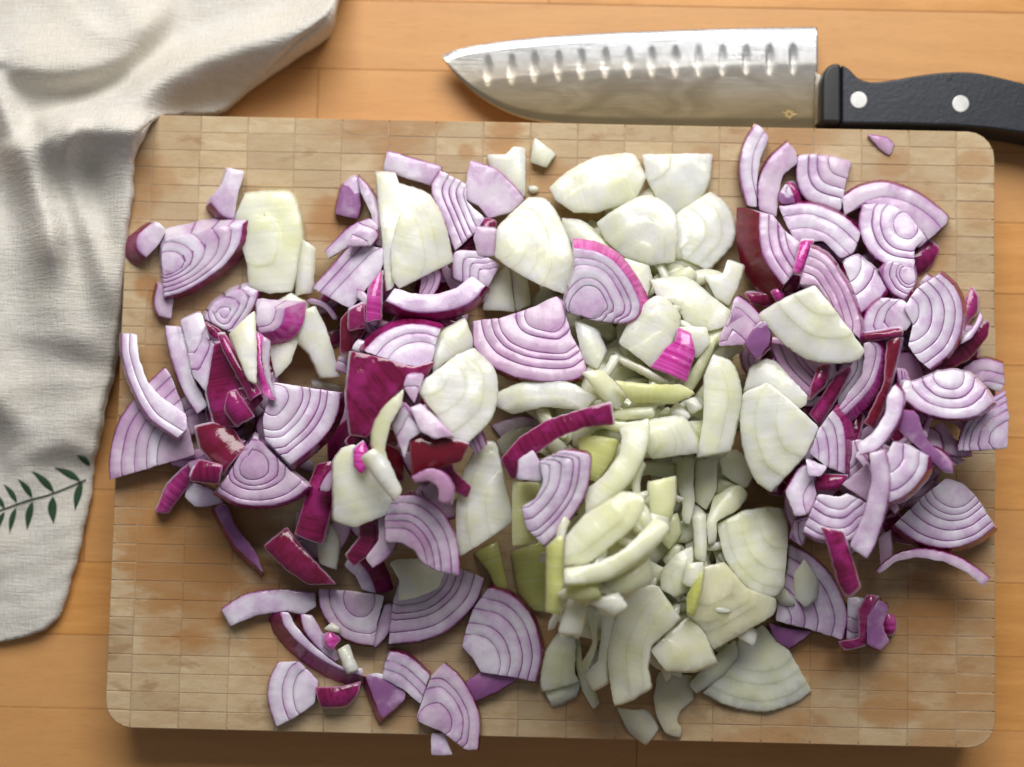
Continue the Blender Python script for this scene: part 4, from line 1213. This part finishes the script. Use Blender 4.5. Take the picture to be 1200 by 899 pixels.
L(r, 'N', '290,445 420,430 530,458 620,510 680,567', '645,662 585,692 500,610 370,612 322,520', (440, 860), 3, 'wide triple band arc in the upper right heap', th=.008, fl=3, tin=.35)
L(r, 'O', '560,155 505,220 430,272', '408,200 380,100 350,30 420,-5 500,60', (370, 40), 3, 'lilac wedge with a pink corner, left of the pinkish ringed slice', th=.007, pk=.7, fl=6)
L(s, 'N', '320,760 400,768 385,832', '300,862', None, 1, 'dark shaded skin chip under the maroon skinned wedge', th=.006, rim=.2)
L(s, 'N', '130,850 250,845 330,830', '360,860 250,920 160,900', None, 1, 'dark crimson onion piece below the maroon skinned wedge', th=.006)
L(s, 'N', '255,838 310,820', '325,880 285,898', None, 1, 'small pink tipped chip beside the smooth white triangle', pk=.8, th=.006)
L(r, 'K', '1020,130 1050,30 1110,60 1200,150', '1150,252 970,262 980,200', (1000, 340), 3, 'mauve lined onion slice left of the smooth white triangle', th=.006, hu=.4)
L(r, 'K', '1090,250 1160,150 1220,160', '1210,250 1150,330', (1000, 200), 2, 'mauve onion chip left of the smooth white triangle', th=.006, hu=.4)
L(w_, 'K', '1085,120 1135,82', '1160,160', None, 1, 'tiny white triangle left of the smooth white triangle', th=.004)
L(r, 'N', '200,475 200,600 232,710 312,817', '380,740 397,620 320,560 265,485', (500, 560), 4, 'striped wedge with a wide maroon skin at the left of the right heap', fl=26, th=.012, lift=.001)
L(s, 'N', '400,600 470,605 440,662 400,762', '358,752', None, 1, 'hot pink strip beside the striped wedge with maroon skin', pk=1.0, th=.006)
L(r, 'O', '200,-42 282,0 352,100 402,200 437,310 435,392', '380,342 230,135 150,132 182,20', (90, 310), 4, 'dark mauve curved fan above the smooth white triangle', fl=5, th=.009, hu=.75, tin=.25)
L(r, 'O', '0,400 70,540 190,655', '262,622 300,510 120,430', (330, 380), 4, 'shaded striped slice under the smooth white triangle', th=.007, hu=.45)
L(s, 'O', '240,510 300,505', '280,600 190,680 200,620', None, 1, 'crimson side of the shaded striped slice', th=.006)
L(r, 'O', '430,400 460,480 450,560 330,720', '330,660 390,520', (200, 500), 2, 'lilac slice left of the pink banded wedge', th=.006)
L(r, 'O', '510,400 537,440 520,540 470,640 362,750', '330,722 380,640 440,560 455,480 450,405', (250, 440), 2, 'wedge with a bright pink band in the middle of the right heap', th=.007, fl=9, pk=1.0)
L(s, 'O', '200,740 320,560 390,508', '402,530 330,662 248,802', None, 1, 'red brown skin strip right of the two large white leaves', th=.006, lift=.001)
L(s, 'O', '430,362 630,330', '645,375 440,407', None, 1, 'short level maroon bar in the right heap', th=.006)
L(r, 'O', '810,80 882,150 917,250 902,370 850,460 762,532', '700,480 660,420 682,320 640,240 700,150', (640, 250), 5, 'clearly ringed pale fan at the right side of the heap', fl=3, th=.008)
L(s, 'O', '760,540 850,470 900,412 1000,300 1050,300 1040,372', '962,480 882,520 800,532', None, 1, 'big dark red onion flank at the right edge of the heap', th=.008)
L(s, 'O', '915,240 960,135 992,190 995,262', '960,290 912,345', None, 1, 'dark red upright tip at the right edge of the heap', th=.006, pk=.1)
L(r, 'O', '1012,300 962,380 902,415', '905,400 920,370 960,340 1000,264', (880, 260), 1, 'white edge strip between the red tip and the dark red flank', th=.006)
L(r, 'O', '890,540 1000,480 1102,500', '1112,600 1090,642 1010,602', (1040, 800), 3, 'curved pinkish band leaving the heap at the right edge', th=.006, tin=.3)
L(r, 'O', '890,912 920,800 1000,700 1117,625', '1130,760 1127,900 1000,912', (1118, 850), 5, 'ringed fan overhanging the right edge of the board', th=.006)
L(r, 'O', '618,650 722,732 850,762 972,752 1062,690', '1020,622 950,552 872,532 800,542 690,590 640,582', (850, 560), 4, 'half moon fan with white bands near the right edge of the board', fl=4, th=.008, lift=.002)
L(r, 'Q', '640,0 702,20 742,130 872,270', '870,300 810,282 700,170 620,100', (1100, 0), 1, 'long lilac strip running down to the right below the half moon fan', th=.006)
L(s, 'O', '570,390 637,373 602,540 542,720', '500,812 460,782 540,602', None, 1, 'long dark red strip with a pale edge in the right heap', th=.008, lift=.002)
L(r, 'O', '600,600 636,640 638,700 602,800 522,900 430,935', '425,882 500,822 552,740 562,650', (400, 690), 1, 'slim white arc right of the long dark red strip', th=.007)
L(r, 'Q', '755,222 742,300 652,400 558,442', '540,252 590,148 662,168', (520, 170), 3, 'broad pale banded slice right of the long white strip', th=.007, fl=5)
L(s, 'Q', '780,240 792,290 602,500', '560,512 700,380', None, 1, 'slanting magenta strip beside the fan with a white core', th=.006)
L(r, 'Q', '350,350 470,250 495,330', '470,432', None, 1, 'dusky pink slice left of the long white strip', th=.007, hu=.5)
L(s, 'Q', '230,300 382,308 342,382', '228,382', None, 1, 'dark red hollow piece under the pink banded fan, right heap', th=.006, rim=.2)
L(r, 'Q', '80,382 150,270 200,262', '232,400 190,492 130,502', (300, 420), 2, 'lilac slice right of the tip of the large white leaf', th=.007)
L(r, 'Q', '120,520 190,500', '160,642 100,602', (300, 560), 2, 'small lilac slice beside the square topped white leaf', th=.006)
L(r, 'Q', '178,232 280,270', '252,312 190,312', None, 1, 'small pale chip under the pink banded fan', th=.006)
L(r, 'Q', '305,0 350,62 366,160 366,300', '280,270 198,205 230,110 275,40', (110, 190), 4, 'upright striped fan with a magenta band, right of the large white leaves', fl=12, th=.009, pk=.25)
L(r, 'Q', '165,575 250,618 370,622 445,560', '470,440 370,393 340,412 240,395', (330, 300), 5, 'lilac fan with a scooped top at the lower right', th=.008, tin=.3)
L(r, 'Q', '555,188 573,300 562,440 512,610 467,702', '385,642 450,500 490,340 478,205', (120, 360), 1, 'long white onion strip standing out in the lower right heap', th=.008, lift=.001)
L(r, 'Q', '520,600 580,560', '582,720 530,742', None, 1, 'shaded bit under the long white strip', th=.006, hu=.8)
L(r, 'Q', '590,540 700,618 832,650 962,622 1067,550', '1000,440 970,395 915,345 840,320 740,400 652,482', (890, 350), 6, 'fan with a white core and maroon outer layer at the lower right', th=.009, fl=5, tin=.1)
L(r, 'Q', '508,755 600,680 722,653 862,680 962,730 1047,792', '1010,832 930,762 820,712 700,692 600,712 528,772', (760, 1150), 1, 'thin bowed purple strip lying on the board at the lower right', th=.006, hu=.3)
L(r, 'R', '400,360 500,385 612,402', '500,482 440,442', (480, 300), 4, 'dark underside left of the banded fan at the bottom right', th=.006, hu=1)
L(r, 'R', '500,-10 622,60 722,180 772,330 752,442', '600,392 438,352 450,250 492,120', (400, 340), 5, 'banded fan holding a white flake at the bottom right of the heap', th=.008, tin=.1, lift=.001)
L(r, 'R', '770,440 800,455 850,452', '885,330 852,240 775,240', (800, 200), 3, 'white lined end beside the curled magenta piece, bottom right', th=.008, fl=4)
L(s, 'R', '870,228 922,235 872,330 866,470', '760,492 738,452 826,430 826,300', None, 1, 'curled magenta skin at the bottom right corner of the heap', th=.008, pk=.15)
L(r, 'R', '922,250 967,290 942,370 972,450', '930,492 866,462 868,330', (1150, 380), 1, 'white curl outside the magenta skin, bottom right corner', th=.009)
L(s, 'R', '955,315 1000,325 1017,360 990,425', '945,402', None, 1, 'pink rounded nub at the outermost bottom right of the heap', th=.008, pk=.5, rim=0)
L(w_, 'R', '572,58 642,170 632,242 575,290', '530,242 523,130', None, 1, 'white onion flake lying on the banded fan at the bottom right', th=.005)
L(s, 'Q', '255,550 367,575 392,662 442,830', '382,882 340,832', None, 1, 'deep red straight strip at the lower right, above the banded fan', th=.007, lift=.002)

# the two large leaves between white and red
L(w_, 'O', '-112,640 -80,520 0,478 45,490 110,570', '190,652 185,700 130,722 0,612', None, 1, 'upper of the two white leaves between white and purple heaps', th=.005)
L(w_, 'O', '20,1104 -60,1040 -112,900 -127,760 -110,640', '0,590 110,680 245,802 180,932', (190, 770), 3, 'large smooth white leaf pointing down between white and purple heaps', th=.005, lift=.002)
L(w_, 'O', '462,440 420,488 300,500 180,475 60,390 -38,280', '-30,262 90,192 228,133', (240, 60), 3, 'smooth white triangle resting on the right purple heap', th=.005, lift=.003)

# the buried bits are told apart by the piece they lie beside or beneath
anchors = []
for o, c, k, lab, g in PLACED:
    if g: continue
    ph = lab.split(',')[0]
    if len(ph.split()) <= 10: anchors.append((c, ph, o.name))
for o, c, k, lab, g in PLACED:
    if not g: continue
    a = min(anchors, key=lambda q: (q[0][0] - c[0]) ** 2 + (q[0][1] - c[1]) ** 2)
    o['label'] = {'w': 'pale onion bit', 'r': 'purple onion bit', 's': 'maroon onion strip'}[k] + ' buried near the ' + a[1]
